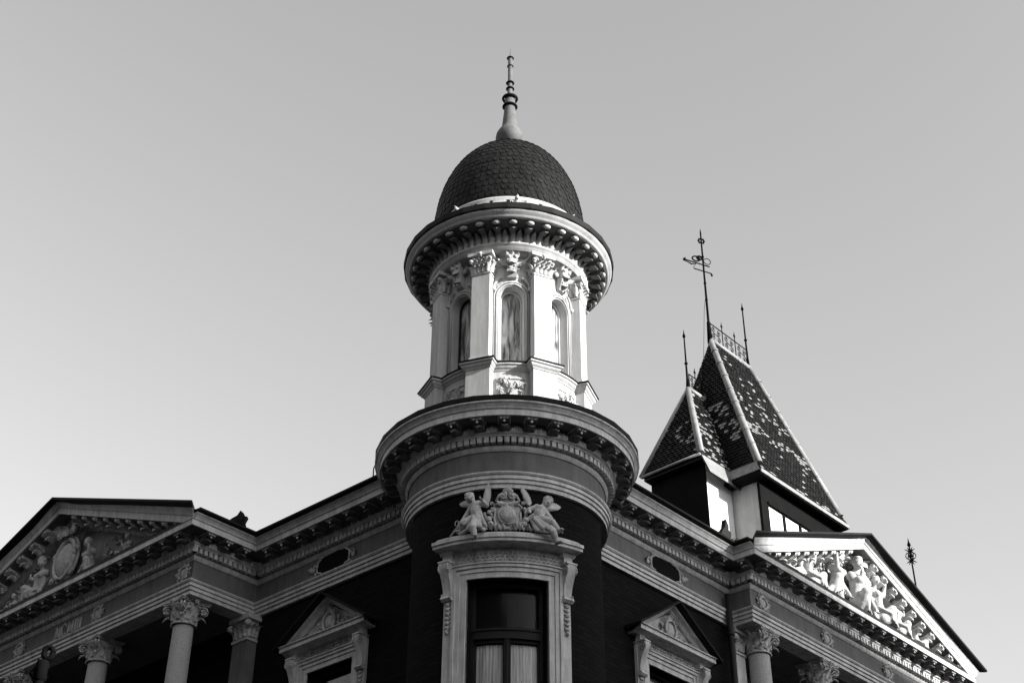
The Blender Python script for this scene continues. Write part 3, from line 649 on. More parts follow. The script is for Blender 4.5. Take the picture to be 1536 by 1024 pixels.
def surround(T, uc, hw, zt, parent, nu=1, du=99):
    """frame with ears, consoles, carved panel; returns the window part"""
    g = MB(T); U = lambda a: uc+a
    for o0, o1, d in ((0, .085, .035), (.088, .15, .055), (.153, .20, .08)):
        g.box(U(-hw-o1), U(-hw-o0), -.05, d, WZ-.3, zt+o0, nu=1); g.box(U(hw+o0), U(hw+o1), -.05, d, WZ-.3, zt+o0, nu=1)
        g.box(U(-hw-o1), U(hw+o1), -.05, d, zt+o0, zt+o1, nu=nu)
    g.box(U(-hw-.20), U(hw+.20), -.04, .10, zt+.203, zt+.225, nu=nu)
    for s in (-1, 1): g.box(U(s*(hw+.265)-.075), U(s*(hw+.265)+.075), -.04, .055, WZ-.3, zt+.46)
    g.box(U(-hw-.34), U(hw+.34), -.04, .04, zt+.228, zt+.46, nu=nu)
    w = g.build('window', 'trim', parent)
    for s in (-1, 1):
        g = MB(T); console(g, U(s*(hw+.265)), zt+.235); g.box(U(s*(hw+.265)-.07), U(s*(hw+.265)+.07), .05, .13, zt+.30, zt+.40)
        g.prism_u([(.04, zt+.40), (.14, zt+.40), (.17, zt+.43), (.17, zt+.455), (.04, zt+.455)], U(s*(hw+.265)-.10), U(s*(hw+.265)+.10))
        g.build('console', 'trim', w)
        g = MB(T); pendant(g, U(s*(hw+.265)), zt-.36); g.build('pendant', 'statue_stone', w)
    g = MB(T); r = random.Random(3); nn = int((hw+.18)*2/.07)
    for k in range(nn):
        for j in range(3):
            cu = U(-hw-.16+(k+.5+.5*(j % 2))*.07); cz = zt+.275+j*.055
            if cu > U(hw+.17): continue
            g.tube([(cu-.022, .045, cz-.012), (cu, .055, cz+.012), (cu+.022, .045, cz-.012)], .007, n=5); g.ball((cu, .045, cz-.022), .010, 4)
    g.build('carved_panel', 'trim', w)
    return w
def sash(T, uc, hw, zt, w, ztr, nu=1, curtain=True, dep=-.20):
    g = MB(T); U = lambda a: uc+a; fw_ = .055
    for a, b in ((-hw, -hw+fw_), (hw-fw_, hw)): g.box(U(a), U(b), dep-.04, dep+.05, WZ, zt)
    g.box(U(-hw+fw_), U(hw-fw_), dep-.04, dep+.05, zt-fw_, zt, nu=nu); g.box(U(-hw+fw_), U(hw-fw_), dep-.045, dep+.08, ztr-.02, ztr+.12, nu=nu); g.box(U(-hw+fw_), U(hw-fw_), dep-.02, dep+.10, ztr+.10, ztr+.135, nu=nu)
    g.box(U(-.045), U(.045), dep-.04, dep+.06, WZ, ztr-.02); g.tube([(U(0), dep+.06, WZ), (U(0), dep+.06, ztr-.03)], .022, n=8)
    for a, b in ((-hw+fw_, -.045), (.045, hw-fw_)):
        g.box(U(a), U(a+.022), dep-.02, dep+.02, WZ, ztr-.02); g.box(U(b-.022), U(b), dep-.02, dep+.02, WZ, ztr-.02); g.box(U(a+.022), U(b-.022), dep-.02, dep+.03, ztr-.065, ztr-.02, nu=nu)
    g.build('sash', 'dark_wood', w)
    g = MB(T); g.box(U(-hw+fw_), U(hw-fw_), dep-.012, dep-.006, ztr+.12, zt-fw_, nu=nu); g.box(U(-hw+fw_), U(-.045), dep-.012, dep-.006, WZ, ztr-.02, nu=nu); g.box(U(.045), U(hw-fw_), dep-.012, dep-.006, WZ, ztr-.02, nu=nu)
    g.build('pane', 'glass', w)
    if curtain:
        g = MB(T); r = random.Random(2)
        for a, b in ((-hw+.06, -.05), (.05, hw-.06)):
            n = 60; rows = []
            for i in range(9):
                z = ztr-.075-(ztr-.075-WZ)*i/8
                rows.append([(U(a+(b-a)*k/n), dep-.034+.009*sin(k*.9+2*a)+.006*sin(k*2.3+i*.4), z-(.012 if i == 0 and k % 9 == 4 else 0)) for k in range(n+1)])
            g.grid(rows)
        g.build('curtain', 'curtain', w)
    g = MB(T); g.box(U(-hw), U(hw), -.75, -.30, WZ-.1, zt+.05, nu=nu) if not curtain else g.box(U(-hw), U(hw), -.9, -.32, WZ-.1, zt+.05, nu=nu)
    g.build('room', 'dark_room', w)
def window_pediment(T, uc, half, z0, apex, w):
    g = MB(T)
    g.prism_u([(.0, z0-.03), (.12, z0-.03), (.20, z0), (.27, z0+.002), (.27, z0+.075), (.30, z0+.08), (.30, z0+.095), (.0, z0+.10)], uc-half, uc+half)
    zi = z0+.10; g.prism_d([(uc-half+.1, zi), (uc+half-.1, zi), (uc, apex-.14)], .0, .05); 
    sl = (apex-z0-.10)/half
    for s in (-1, 1):
        rows = []
        for hu in (half, 0):
            zb = zi+(half-hu)*sl; rows.append([(uc+s*hu, d, zb+n) for d, n in ((.02, -.10), (.10, -.10), (.14, -.05), (.22, -.045), (.22, -.01), (.02, -.01))])
        g.grid(rows, 0, False); g.face(rows[0])
    g.build('window_pediment', 'trim', w)
    g = MB(T)
    for s in (-1, 1):
        rows = []
        for hu in (half+.10, 0):
            zb = zi+(half-hu)*sl; rows.append([(uc+s*hu, d, zb+n) for d, n in ((.0, -.008), (.31, -.008), (.35, .0), (.35, .035), (.0, .05))])
        g.grid(rows, 0, False); g.face(rows[0])
    g.build('roof_edge', 'dark_metal', w)
    g = MB(sub(T, uc, .05, z0+.33)); cartouche(g, .44, .46, d=.06)
    for s in (-1, 1):
        r = random.Random(5+s)
        for k in range(26):
            t = r.random(); cu = s*(.22+.50*t); hmax = (half-abs(cu))*sl-.22; cz = -.22+r.random()*max(.03, hmax); g.ball((cu, .02, cz), r.uniform(.02, .045), 5)
            if k % 4 == 0: leaf(g, (cu, .02, cz), (s, 0, r.uniform(-.3, .6)), (0, 1, 0), .09, .14, .4, 2, n=5)
    g.build('relief', 'relief_stone', w)
for T, uc in ((TR(.56), 3.42), (TL(.56), -3.42)):
    w = surround(T, uc, .57, 10.52, B); sash(T, uc, .57, 10.52, w, 9.60, curtain=False); window_pediment(T, uc, 1.05, 10.93, 11.70, w)

# ---------------------------------------------------------------- corner turret
TW = thing('corner_turret', 'round corner turret with a white windowed lantern under a scale-tiled dome', 'tower', (0, 0, 0))
A0, A1 = radians(150), radians(300)
PHI = radians(223.3)
TCw = TC(1.57, PHI)
zt = 10.50
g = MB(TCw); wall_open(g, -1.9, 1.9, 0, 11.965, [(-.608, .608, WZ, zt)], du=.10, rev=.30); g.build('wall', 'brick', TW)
g = MB(); g.lathe([(1.60+o, z) for o, z in A_PROF], 180, sm=False); g.build('architrave', 'trim', TW)
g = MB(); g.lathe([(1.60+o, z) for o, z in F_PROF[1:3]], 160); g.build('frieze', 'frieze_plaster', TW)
g = MB(); [g.lathe([(1.60+o, z) for o, z in pr if o > 0], 180, mi=m_, sm=False) for pr, m_ in C_ALL]; g.lathe([(1.60+o, z) for o, z in SIMA], 180, sm=False)
N = 102
for k in range(N):
    a = 2*pi*k/N; T = TC(1.60, a); g.T = T; g.box(-.034, .034, .055, .145, 12.695, 12.787)
g.T = lambda a, b, c: (a, b, c)
for k in range(30):
    a = radians(223.3+3.8+k*12)
    if not radians(120) < (a % (2*pi)) < radians(330): continue
    for j in (-1, -.5, 0, .5, 1):
        b = a+j*.042; leaf(g, (1.786*cos(b), 1.786*sin(b), 12.83), (0, 0, 1), (cos(b), sin(b), 0), .065, .105-.02*abs(j), .35, 2, n=5)

TCO = g.build('cornice', ['trim', 'frieze_plaster'], TW)
g = MB(); n = 28; g.lathe([(2.1, 13.183), (2.175, 13.186), (2.19, 13.20), (2.19, 13.275), (2.15, 13.28), (1.5, 13.34), (1.2, 13.34)], n, a0=.05, a1=2*pi+.05, sm=False); g.build('roof_edge', 'dark_metal', TW)
for k in range(30):
    a = radians(223.3-2.2+k*12)
    if 20 < (math.degrees(a) % 360) < 60 or (math.degrees(a) % 360) < 75: continue
    inst(br0, 'bracket', TCO, (1.78*cos(a), 1.78*sin(a), 12.976), a+pi/2)
# big curved bay window
w = surround(TCw, 0, .608, zt, TW, nu=14); sash(TCw, 0, .608, zt, w, 9.66, nu=12, dep=-.24)
g = MB(TCw); hz = 10.96; hp = [(.0, hz), (.30, hz), (.30, hz+.045), (.325, hz+.05), (.325, hz+.11), (.30, hz+.13), (.24, hz+.17), (.12, hz+.185), (0, hz+.185)]
g.prism_u(hp, -.93, .93, nu=20); 
for s in (-1, 1): g.prism_u([(0, hz), (.30, hz), (.30, hz+.045), (.325, hz+.05), (.325, hz+.10), (.0, hz+.12)], min(s*.932, s*1.0), max(s*.932, s*1.0))
g.build('hood', 'trim', w)

# lantern
def plan(rb, rp, w, n=5):
    pts = []
    for k in range(8):
        a = radians(22.5+45*k); e = Vector((cos(a), sin(a))); t = Vector((-e.y, e.x)); h = math.asin(w/2/rb)
        pts += [e*rb*cos(h)-t*w/2, e*rp-t*w/2, e*rp+t*w/2]
        for j in range(n): b = a+h+(radians(45)-2*h)*j/n; pts.append(Vector((cos(b), sin(b)))*rb)
    return [(p.x, p.y) for p in pts]
def prism(g, pts, z0, z1, mi=0): g.grid([[(x, y, z0) for x, y in pts], [(x, y, z1) for x, y in pts]], mi, False, closeu=True); g.face([(x, y, z1) for x, y in pts], mi)
g = MB(); prism(g, plan(1.29, 1.43, .42), 13.2, 14.33)
for k in range(8):                                       # sunk panel frames on the bays
    T = TC(1.29, radians(45*k)); 
    g.T = T; g.box(-.24, .24, 0, .018, 14.13, 14.15, nu=4); g.box(-.24, -.175, 0, .018, 13.6, 14.13); g.box(.222, .24, 0, .018, 13.6, 14.13); g.T = lambda a, b, c: (a, b, c)
ped = g.build('pedestal', 'lantern_plaster', TW)
for k in (3, 4, 5, 6):
    g = MB(sub(TC(1.29, radians(45*k)), 0, 0, 13.93)); foliage(g, .38, .34, 26, k, d=.028, sz=.8); g.build('carved_panel', 'relief_stone', ped)
g = MB(); pl = plan(1.29, 1.43, .42, 5)
g.sweep(pl, [(-.1, 14.28), (.012, 14.28), (.02, 14.30), (.05, 14.33), (.06, 14.36), (.085, 14.375), (.085, 14.405), (.0, 14.43), (-.25, 14.50)], side=1, closed=True, sm=False); lg = g.build('ledge', 'lantern_plaster', TW)
g = MB(); g.sweep(pl, [(.04, 14.407), (.10, 14.407), (.105, 14.425), (.05, 14.44)], side=1, closed=True); g.build('lead_flashing', 'dark_metal', TW)
RW = 1.20; wz0, wzr, wr = 14.57, 15.85, .215
def arch_pts(r, n=14): return [(-r, wz0)]+[(-r*cos(pi*k/n), wzr+r*sin(pi*k/n)) for k in range(n+1)]+[(r, wz0)]
lant = None; g = MB()
for k in range(8):
    g.T = TC(RW, radians(45*k)); hu = RW*radians(22.5); ap = arch_pts(wr); out = []
    for (u, z) in ap:
        if z <= wz0+1e-6: out.append((-hu if u < 0 else hu, wz0))
        else:
            a = atan2(z-wzr, u); 
            if z <= wzr+1e-6: out.append((-hu if u < 0 else hu, wzr))
            else:
                cx_, sy = cos(a), sin(a); t = min(hu/max(abs(cx_), 1e-6), (16.72-wzr)/max(sy, 1e-6)); out.append((cx_*t, wzr+sy*t))
    g.grid([[(u, 0, z) for u, z in ap], [(u, 0, z) for u, z in out]], 0, False)
    # corners above
    g.face([(-hu, 0, 16.2), (-hu, 0, 16.72), (-hu*.6, 0, 16.72), (-.25, 0, 16.5)]); g.face([(hu, 0, 16.2), (.25, 0, 16.5), (hu*.6, 0, 16.72), (hu, 0, 16.72)])
    g.face([(-hu, 0, 14.3), (hu, 0, 14.3), (hu, 0, wz0), (-hu, 0, wz0)])
    g.grid([[(u, 0, z) for u, z in ap], [(u, -.18, z) for u, z in ap]], 0, False); g.face([(-wr, 0, wz0), (wr, 0, wz0), (wr, -.18, wz0), (-wr, -.18, wz0)])
    # moulded archivolt and hood mould
    for rr, th, d in ((wr+.035, .018, .012), (wr+.075, .012, .02)): g.tube([(u, d, z) for u, z in arch_pts(rr)], th, n=6)
    for s in (-1, 1):
        g.tube([(.10*s+.20*s*sin(t)*1.0, .03, 16.02+.22*cos(t)) for t in [radians(q) for q in (20, 35, 50, 65, 80, 90)]], .022, n=6); g.ball((.305*s, .035, 16.0), .045, 6)
g.T = lambda a, b, c: (a, b, c); lant = g.build('lantern_wall', 'lantern_plaster', TW)
for k in range(8):
    T = TC(RW, radians(45*k)); g = MB(T)
    for a, b in ((-wr, -wr+.03), (wr-.03, wr)): g.box(a, b, -.19, -.145, wz0, wzr)
    ao = arch_pts(wr)[1:-1]; ai = arch_pts(wr-.03)[1:-1]; g.grid([[(u, -.145, z) for u, z in ao], [(u, -.145, z) for u, z in ai], [(u, -.19, z) for u, z in ai]], 0, False)
    wn = g.build('window', 'dark_wood' if k not in (5, 6) else 'trim', TW)
    g = MB(T); ap = arch_pts(wr-.01); g.face([(u, -.175, z) for u, z in ap]); g.build('pane', 'streaked_pane', wn)
# keystones
def keystone(T):
    g = MB(T); g.prism_u([(0, 16.62), (.16, 16.62), (.17, 16.56), (.14, 16.45), (.10, 16.30), (.06, 16.22), (0, 16.2)], -.075, .075)
    for s in (-1, 1):
        scroll(g, s*.13, 16.55, .055, 1.4, 0, .05, dirn=s); leaf(g, (s*.07, .06, 16.5), (s, 0, .25), (0, 1, 0), .12, .20, .5, 3, n=6); g.ball((s*.05, .17, 16.58), .035, 5)
    leaf(g, (0, .15, 16.60), (0, -.1, -1), (0, 1, 0), .17, .22, .4, 3, n=7); leaf(g, (0, .10, 16.44), (0, -.15, -1), (0, 1, 0), .15, .22, .45, 3, n=7)
    for s in (-1, 0, 1): leaf(g, (s*.05, .14, 16.57), (s*.5, .1, 1), (0, 1, 0), .08, .12, .5, 2, n=5)
    for j in range(6): g.ball((random.uniform(-.07, .07), .12, random.uniform(16.22, 16.5)), .022, 4)
    return g
for k in (2, 3, 4, 5, 6, 7):
    keystone(TC(RW, radians(45*k))).build('keystone', 'lantern_plaster', lant)
def flat_capital(T, w=.40, d=.20):
    g = MB(T); z = 16.24; g.box(-w/2-.012, w/2+.012, 0, d+.012, z-.005, z+.025); g.box(-w/2+.01, w/2-.01, 0, d, z+.025, 16.66); g.box(-w/2-.06, w/2+.06, 0, d+.06, 16.615, 16.685)
    for j in (-1.5, -.5, .5, 1.5): leaf(g, (j*w*.24, d, z+.03), (0, 0, 1), (0, 1, 0), .10, .19, .6, 3, n=7)
    for j in (-1, 0, 1): leaf(g, (j*w*.26, d-.01, z+.12), (0, 0, 1), (0, 1, 0), .11, .22, .65, 3, n=7)
    for s in (-1, 1):
        scroll(g, s*(w/2-.01), 16.53, .07, 1.5, pi/2, d+.015, th=.018, dirn=s); g.ball((s*(w/2+.01), d+.03, 16.53), .035, 5)
        for j in range(2): leaf(g, (s*w/2, d*.3+j*.09, z+.04), (0, 0, 1), (s, 0, 0), .09, .2+.08*j, .6, 3, n=6)
        pts = [(s*(w/2+.025), d*.45+.055*(1-.85*t)*cos(t*3*pi), 16.53+.055*(1-.85*t)*sin(t*3*pi)) for t in [q/14 for q in range(15)]]; g.tube(pts, .014, n=5)
    g.ball((0, d+.05, 16.64), .04, 6); 
    for j in range(5): g.ball((.04*cos(j*1.257), d+.045, 16.64+.04*sin(j*1.257)), .022, 4)
    return g
for k in range(8):
    a = radians(22.5+45*k); e = (cos(a), sin(a)); T = lambda u, d, z, e=e: ((1.16+d)*e[0]-u*e[1], (1.16+d)*e[1]+u*e[0], z)
    g = MB(T); g.box(-.165, .165, 0, .22, 14.45, 16.25); g.box(-.18, .18, 0, .235, 14.45, 14.56); p = g.build('pilaster', 'lantern_plaster', TW, bevel=.006)
    if k in (1, 2, 3, 4, 5, 6, 7): flat_capital(T, .33, .22).build('capital', 'lantern_plaster', p)
# ring mouldings above the capitals
g = MB(); g.lathe([(1.15, 16.70), (1.385, 16.70), (1.385, 16.745), (1.40, 16.75), (1.40, 16.80), (1.415, 16.805), (1.43, 16.83), (1.43, 16.85), (1.37, 16.86)], 128); g.lathe([(1.37, 16.86), (1.37, 17.10), (1.74, 17.115)], 128, mi=1)  # bracket zone and soffit get the darker colour, shade put into paint
g.lathe([(1.74, 17.117), (1.74, 17.10), (1.80, 17.10), (1.80, 17.14), (1.815, 17.15), (1.84, 17.18), (1.865, 17.20), (1.87, 17.22)], 128)
for k in range(72):
    a = 2*pi*k/72; e = (cos(a), sin(a), 0); leaf(g, (1.385*e[0], 1.385*e[1], 16.86), (0, 0, 1), e, .125, .25+.03*(k % 2), .5, 3, n=7)
uc_ = g.build('cornice', ['lantern_plaster', 'frieze_plaster'], TW)
g = MB(); g.lathe([(1.78, 17.222), (1.895, 17.224), (1.905, 17.24), (1.905, 17.345), (1.88, 17.355), (1.45, 17.52), (1.40, 17.9)], 30, a0=.1, a1=2*pi+.1, sm=False); g.build('roof_edge', 'dark_metal', TW)
g = MB(ident); g.prism_u([(0, 0), (.25, 0), (.25, -.03), (.22, -.07), (.17, -.08), (.12, -.05), (.07, -.07), (.02, -.09), (0, -.09)], -.05, .05, mi=1)  # body takes the dark colour too, painting the shade under the lantern cornice
g.ball((0, .225, -.05), (.066, .04, .042), 7)
for s in (-1, 1): g.ball((s*.05, .20, -.03), (.028, .035, .028), 5)
leaf(g, (0, .02, -.09), (0, .9, .1), (0, -.1, -1), .15, .18, .3, 3, mi=1, n=6)
ub = g.build('bracket', ['lantern_plaster', 'frieze_plaster'], uc_, loc=(1.49*cos(radians(225)), 1.49*sin(radians(225)), 17.11), local=True); ub.rotation_euler = (0, 0, radians(225)+pi/2)
for k in range(1, 36):
    a = radians(225+10*k)
    if 350 < (math.degrees(a) % 360) or (math.degrees(a) % 360) < 95: continue
    inst(ub, 'bracket', uc_, (1.49*cos(a), 1.49*sin(a), 17.11), a+pi/2)

# dome
DR, DZ, DH = 1.395, 17.80, 2.35
def dome_r(t): return DR*math.sqrt(max(0, 1-t**2.4))
g = MB(); g.lathe([(dome_r(t)-.015, DZ+DH*t) for t in [k/40*.997 for k in range(41)]], 64)
# fish-scale slates
t = 0.0; row = 0; ts = [0]
while ts[-1] < .985:
    a = ts[-1]; b = a; step = 0
    while b < .99:
        b += .001; step = sqrt((dome_r(b)-dome_r(a))**2+(DH*(b-a))**2)
        if step > .128: break
    if b >= .99: break
    ts.append(b)
rs = random.Random(5)
for i, a in enumerate(ts[:-1]):
    if i+2 < len(ts): b = ts[min(i+2, len(ts)-1)]
    else: b = .995
    r0, z0 = dome_r(a), DZ+DH*a; r1, z1 = dome_r(b), DZ+DH*b; n = max(10, int(2*pi*r0/.118)); off = .5*(i % 2)
    for k in range(n):
        ang = 2*pi*(k+off)/n; hw = pi/n*.96; lift = rs.uniform(.010, .018); pts = []
        for (x, y) in ((-1, 1), (-1, .42), (-.86, .2), (-.5, .05), (0, 0), (.5, .05), (.86, .2), (1, .42), (1, 1)):
            rr = r0+(r1-r0)*y+lift*(1-y)+.002; zz = z0+(z1-z0)*y; pts.append((rr*cos(ang+x*hw), rr*sin(ang+x*hw), zz))
        g.face(pts, 0); inn = [(p[0]*.985, p[1]*.985, p[2]) for p in pts[1:8]]; g.grid([pts[1:8], inn], 0, False)
dm = g.build('dome', 'slate', TW)
g = MB(); g.lathe([(1.40, 17.50), (1.45, 17.52), (1.46, 17.66), (1.44, 17.70), (1.42, 17.74), (1.41, 17.80), (1.425, 17.84), (1.425, 17.87), (1.36, 17.90)], 96)
for k in range(8):
    a = radians(45*k+3); T = TC(1.44, a); g.T = T; leaf(g, (0, .0, 17.70), (0, 0, 1), (0, 1, 0), .10, .17, .35, 3); g.ball((0, .03, 17.80), .04, 6)
    for s in (-1, 1): scroll(g, s*.09, 17.72, .05, 1.3, 0, .01, dirn=s)
g.T = lambda a, b, c: (a, b, c)
g.build('dome_band', 'lantern_plaster', dm)
# finial
fz = 20.10
g = MB(); g.lathe([(.30, 20.02), (.25, 20.10), (.15, 20.16), (.135, 20.22), (.15, 20.30), (.21, 20.36), (.26, 20.45), (.275, 20.54), (.26, 20.63), (.215, 20.72), (.165, 20.79), (.155, 20.84), (.145, 20.95), (.115, 21.28), (.10, 21.34), (.10, 21.62), (.07, 21.64), (.055, 21.72), (.05, 21.80),
    (.05, 21.85), (.045, 22.0), (.045, 22.74), (.035, 22.78), (.012, 22.80), (.004, 23.02)], 32); fn = g.build('finial', 'zinc', TW)
for r, z, th in ((.145, 21.38, .022), (.155, 21.60, .03), (.078, 21.87, .02), (.078, 22.03, .02), (.058, 22.50, .014), (.066, 22.73, .02)):
    g = MB(); g.lathe([(r-.04, z-th), (r, z-th*.6), (r+.008, z), (r, z+th*.6), (r-.04, z+th)], 28); g.build('finial_ring', 'dark_metal', fn)

# ---------------------------------------------------------------- cherubs and coat of arms on the hood
TCs = lambda u, d, z: TCw(u/1.18, d, z)
def P(x, y, d): return ((x-750)/776, d, 11.15+(600-y)/683-.53*(d-.28))
def wing(g, root, tip, wd, side, n=9):
    root = Vector(root); tip = Vector(tip); ax = tip-root; dr = ax.normalized(); s = Vector((dr.z, 0, -dr.x))*side
    for layer, (cnt, ln, ww) in enumerate(((n, .62, .055), (n, .42, .05), (6, .28, .05))):
        for k in range(cnt):
            t = k/(cnt-1); p = root+ax*(.05+.62*t)*(1 if layer == 0 else .75); q = (dr*(.55+.6*t)+s*(1.1-.9*t)).normalized()
            l = ax.length*ln*(.45+.55*sin(.4+t*1.7))*wd*10; rows = []
            for i in range(6):
                f = i/5; c = p+q*l*f; hw = ww*.5*(sin(pi*min(1, .2+.8*f))**.6+.05); m = q.cross(Vector((0, 1, 0)))
                rows.append([tuple(c-m*hw+Vector((0, .012*layer, 0))), tuple(c+Vector((0, .010+.012*layer, 0))), tuple(c+m*hw+Vector((0, .012*layer, 0)))])
            g.grid(rows); g.grid([[tuple(Vector(v)-Vector((0, .012, 0))) for v in r] for r in rows])
    g.tube([root, root+ax*.5+s*-.01, root+ax*.8], [.03, .022, .01], n=6)
def cherub(label, hd, face, pts, wings, drape, seed, extra):
    root = thing('cherub_statue', label, 'statue', TCs(*P(pts['pelvis'][0], 600, .28)), 'stone cherubs on the window hood')
    caps = []; balls = []; Q = {k: P(*v) for k, v in pts.items()}
    c, b = head_bits(P(*hd), .082, face, False, True, seed); caps += c; balls += b
    caps += [(P(*hd), .05, Q['neck'], .045), (Q['shL'], .052, Q['shR'], .052), (Q['chest'], .085, Q['belly'], .088), (Q['belly'], .088, Q['pelvis'], .095)]
    balls += [(Q['chest'], .09)]
    for a in ('L', 'R'):
        caps += [(Q['sh'+a], .046, Q['el'+a], .038), (Q['el'+a], .038, Q['ha'+a], .025)]
        dd = Vector(Q['ha'+a])-Vector(Q['el'+a]); caps += hand(Q['ha'+a], dd, .015)
        caps += [(Q['pelvis'], .085, Q['kn'+a], .056), (Q['kn'+a], .056, Q['ft'+a], .032)]; k = Vector(Q['kn'+a]); f = Vector(Q['ft'+a]); caps += [(tuple(k.lerp(f, .3)), .052, tuple(k.lerp(f, .5)), .045)]
        toe = f+Vector((.02 if a == 'R' else -.0, .10, -.015)); caps += [(tuple(f), .032, tuple(toe), .026)]
        for j in (-1, 0, 1): caps += [(tuple(toe+Vector((j*.016, .005, 0))), .012, tuple(toe+Vector((j*.018, .028, -.004))), .009)]
    fuse('body', caps, balls, 'statue_stone', root, TCs, voxel=.006, smooth=1)
    fuse('drapery', [(P(*a), ra, P(*b), rb) for a, ra, b, rb in drape], [], 'statue_stone', root, TCs, voxel=.009, smooth=1)
    for r, t, wd, sd in wings:
        g = MB(TCs); wing(g, P(*r), P(*t), wd, sd); g.build('wing', 'statue_stone', root)
    g = MB(TCs); extra(g); g.build('torch', 'statue_stone', root)
    return root
cherub('stone winged cherub seated left of the crest, curly head turned right towards it', (290, 232, .26), (.7, .75, .0),
    dict(neck=(335, 292, .24), shL=(312, 318, .22), shR=(388, 300, .24), chest=(358, 335, .24), belly=(372, 395, .26), pelvis=(385, 458, .24),
         elL=(255, 395, .22), haL=(215, 452, .26), elR=(500, 330, .28), haR=(455, 268, .34), knL=(238, 500, .34), ftL=(165, 610, .22), knR=(368, 560, .44), ftR=(398, 680, .40)),
    [((430, 330, .12), (478, 60, .08), .055, 1), ((300, 330, .10), (120, 290, .08), .1, 1)],
    [((400, 430, .33), .03, (440, 560, .38), .04), ((350, 440, .33), .028, (380, 530, .42), .035), ((430, 430, .30), .03, (490, 560, .30), .035), ((470, 420, .24), .025, (510, 520, .24), .03), ((330, 470, .3), .03, (300, 580, .34), .04), ((300, 580, .34), .03, (200, 620, .3), .03), ((420, 560, .34), .035, (480, 600, .36), .03), ((385, 440, .33), .03, (415, 545, .40), .03)], 21,
    lambda g: (g.tube([P(225, 425, .27), P(150, 530, .27), P(65, 625, .29)], [.011, .013, .016], n=8), g.tube([P(140+22*cos(a), 490+30*sin(a), .28) for a in [k*pi/6 for k in range(13)]], .007, n=5)))
cherub('stone winged cherub leaning back right of the crest, smooth-haired head facing left', (1212, 262, .28), (-.8, .7, -.05),
    dict(neck=(1158, 318, .26), shL=(1085, 335, .26), shR=(1190, 372, .24), chest=(1125, 368, .27), belly=(1105, 412, .28), pelvis=(1095, 462, .24),
         elL=(990, 372, .26), haL=(985, 398, .34), elR=(1245, 435, .28), haR=(1285, 498, .32), knL=(1212, 478, .44), ftL=(1300, 568, .42), knR=(1222, 585, .46), ftR=(1268, 705, .42)),
    [((1010, 330, .10), (915, 125, .06), .065, 1), ((1235, 350, .10), (1440, 300, .08), .1, -1)],
    [((1040, 470, .34), .035, (1120, 560, .42), .04), ((1020, 500, .3), .03, (1060, 590, .36), .035), ((1060, 450, .34), .03, (1170, 560, .45), .035), ((1060, 590, .36), .03, (1180, 600, .42), .03), ((1030, 430, .3), .03, (930, 520, .26), .035), ((930, 520, .26), .03, (850, 570, .3), .03), ((1100, 600, .38), .025, (1200, 560, .44), .03)], 22,
    lambda g: g.tube([P(1262, 462, .34), P(1300, 500, .35), P(1365, 580, .37)], [.026, .020, .010], n=8))
root = thing('coat_of_arms', 'stone scrolled oval crest with shell top between the two cherubs', 'sculpture', TCs(0, .28, 11.15))
g = MB(TCs); c = Vector(P(742, 425, .30))
g.ball((c.x, c.y-.03, c.z-.01), (.128, .07, .145), 16)
sh = [(-.21, .13), (-.17, .17), (-.08, .15), (0, .17), (.08, .15), (.17, .17), (.21, .13), (.19, .03), (.20, -.06), (.18, -.16), (.10, -.21), (0, -.225), (-.10, -.21), (-.18, -.16), (-.20, -.06), (-.19, .03)]
g.prism_d([(c.x+x, c.z+z) for x, z in sh], c.y-.12, c.y-.05)
g.tube([(c.x+x, c.y-.045, c.z+z) for x, z in sh+sh[:1]], .020, n=7)
g.tube([(c.x+.135*cos(a*pi/16), c.y-.02, c.z-.01+.152*sin(a*pi/16)) for a in range(33)], .013, n=7)
for s in (-1, 1):
    scroll(g, c.x+s*.07, c.z+.30, .058, 1.7, pi/2, c.y-.02, th=.018, dirn=s); scroll(g, c.x+s*.235, c.z+.185, .035, 1.5, 0, c.y-.03, th=.011, dirn=s); scroll(g, c.x+s*.19, c.z-.19, .03, 1.4, 0, c.y-.02, th=.010, dirn=s)
    g.tube([(c.x+s*.07, c.y-.04, c.z+.36), (c.x+s*.13, c.y-.05, c.z+.32), (c.x+s*.18, c.y-.05, c.z+.22)], [.02, .024, .02], n=7)
    leaf(g, (c.x+s*.03, c.y-.02, c.z+.16), (s, 0, .1), (0, 1, 0), .09, .17, .4, 3, n=6)
g.prism_d([(c.x+x, c.z+z) for x, z in ((-.13, .18), (.13, .18), (.10, .33), (.06, .40), (-.06, .40), (-.10, .33))], c.y-.12, c.y-.06)
for k in range(7):
    a = radians(20+k*23.3); g.tube([(c.x, c.y-.05, c.z+.34), (c.x+.055*cos(a), c.y-.02, c.z+.36+.06*sin(a)), (c.x+.075*cos(a), c.y-.04, c.z+.37+.085*sin(a))], [.012, .018, .014], n=6)
rr = random.Random(8)
for k in range(60): g.ball((c.x+rr.uniform(-.1, .1), c.y+.035-.02*rr.random(), c.z-.01+rr.uniform(-.11, .11)), rr.uniform(.004, .008), 4)
g.build('shield', 'statue_stone', root)
g = MB(TCs); rr = random.Random(4)
for s in (-1, 1):
    for k in range(10): g.ball((c.x+s*(.25+rr.uniform(-.02, .03)), c.y-.03+rr.uniform(-.02, .03), c.z+.10-k*.034), rr.uniform(.018, .036), 6)
    g.ball((c.x+s*.245, c.y, c.z-.17), .045, 7); g.ball((c.x+s*.27, c.y, c.z-.10), .040, 7)
for k in range(16):
    u = -.42+k*.056; leaf(g, (c.x+u, c.y-.02, c.z-.25), (rr.uniform(-.9, .9), .3, .5), (0, 1, .1), .06, .10, .5, 2, n=5)
g.build('garland', 'statue_stone', root)
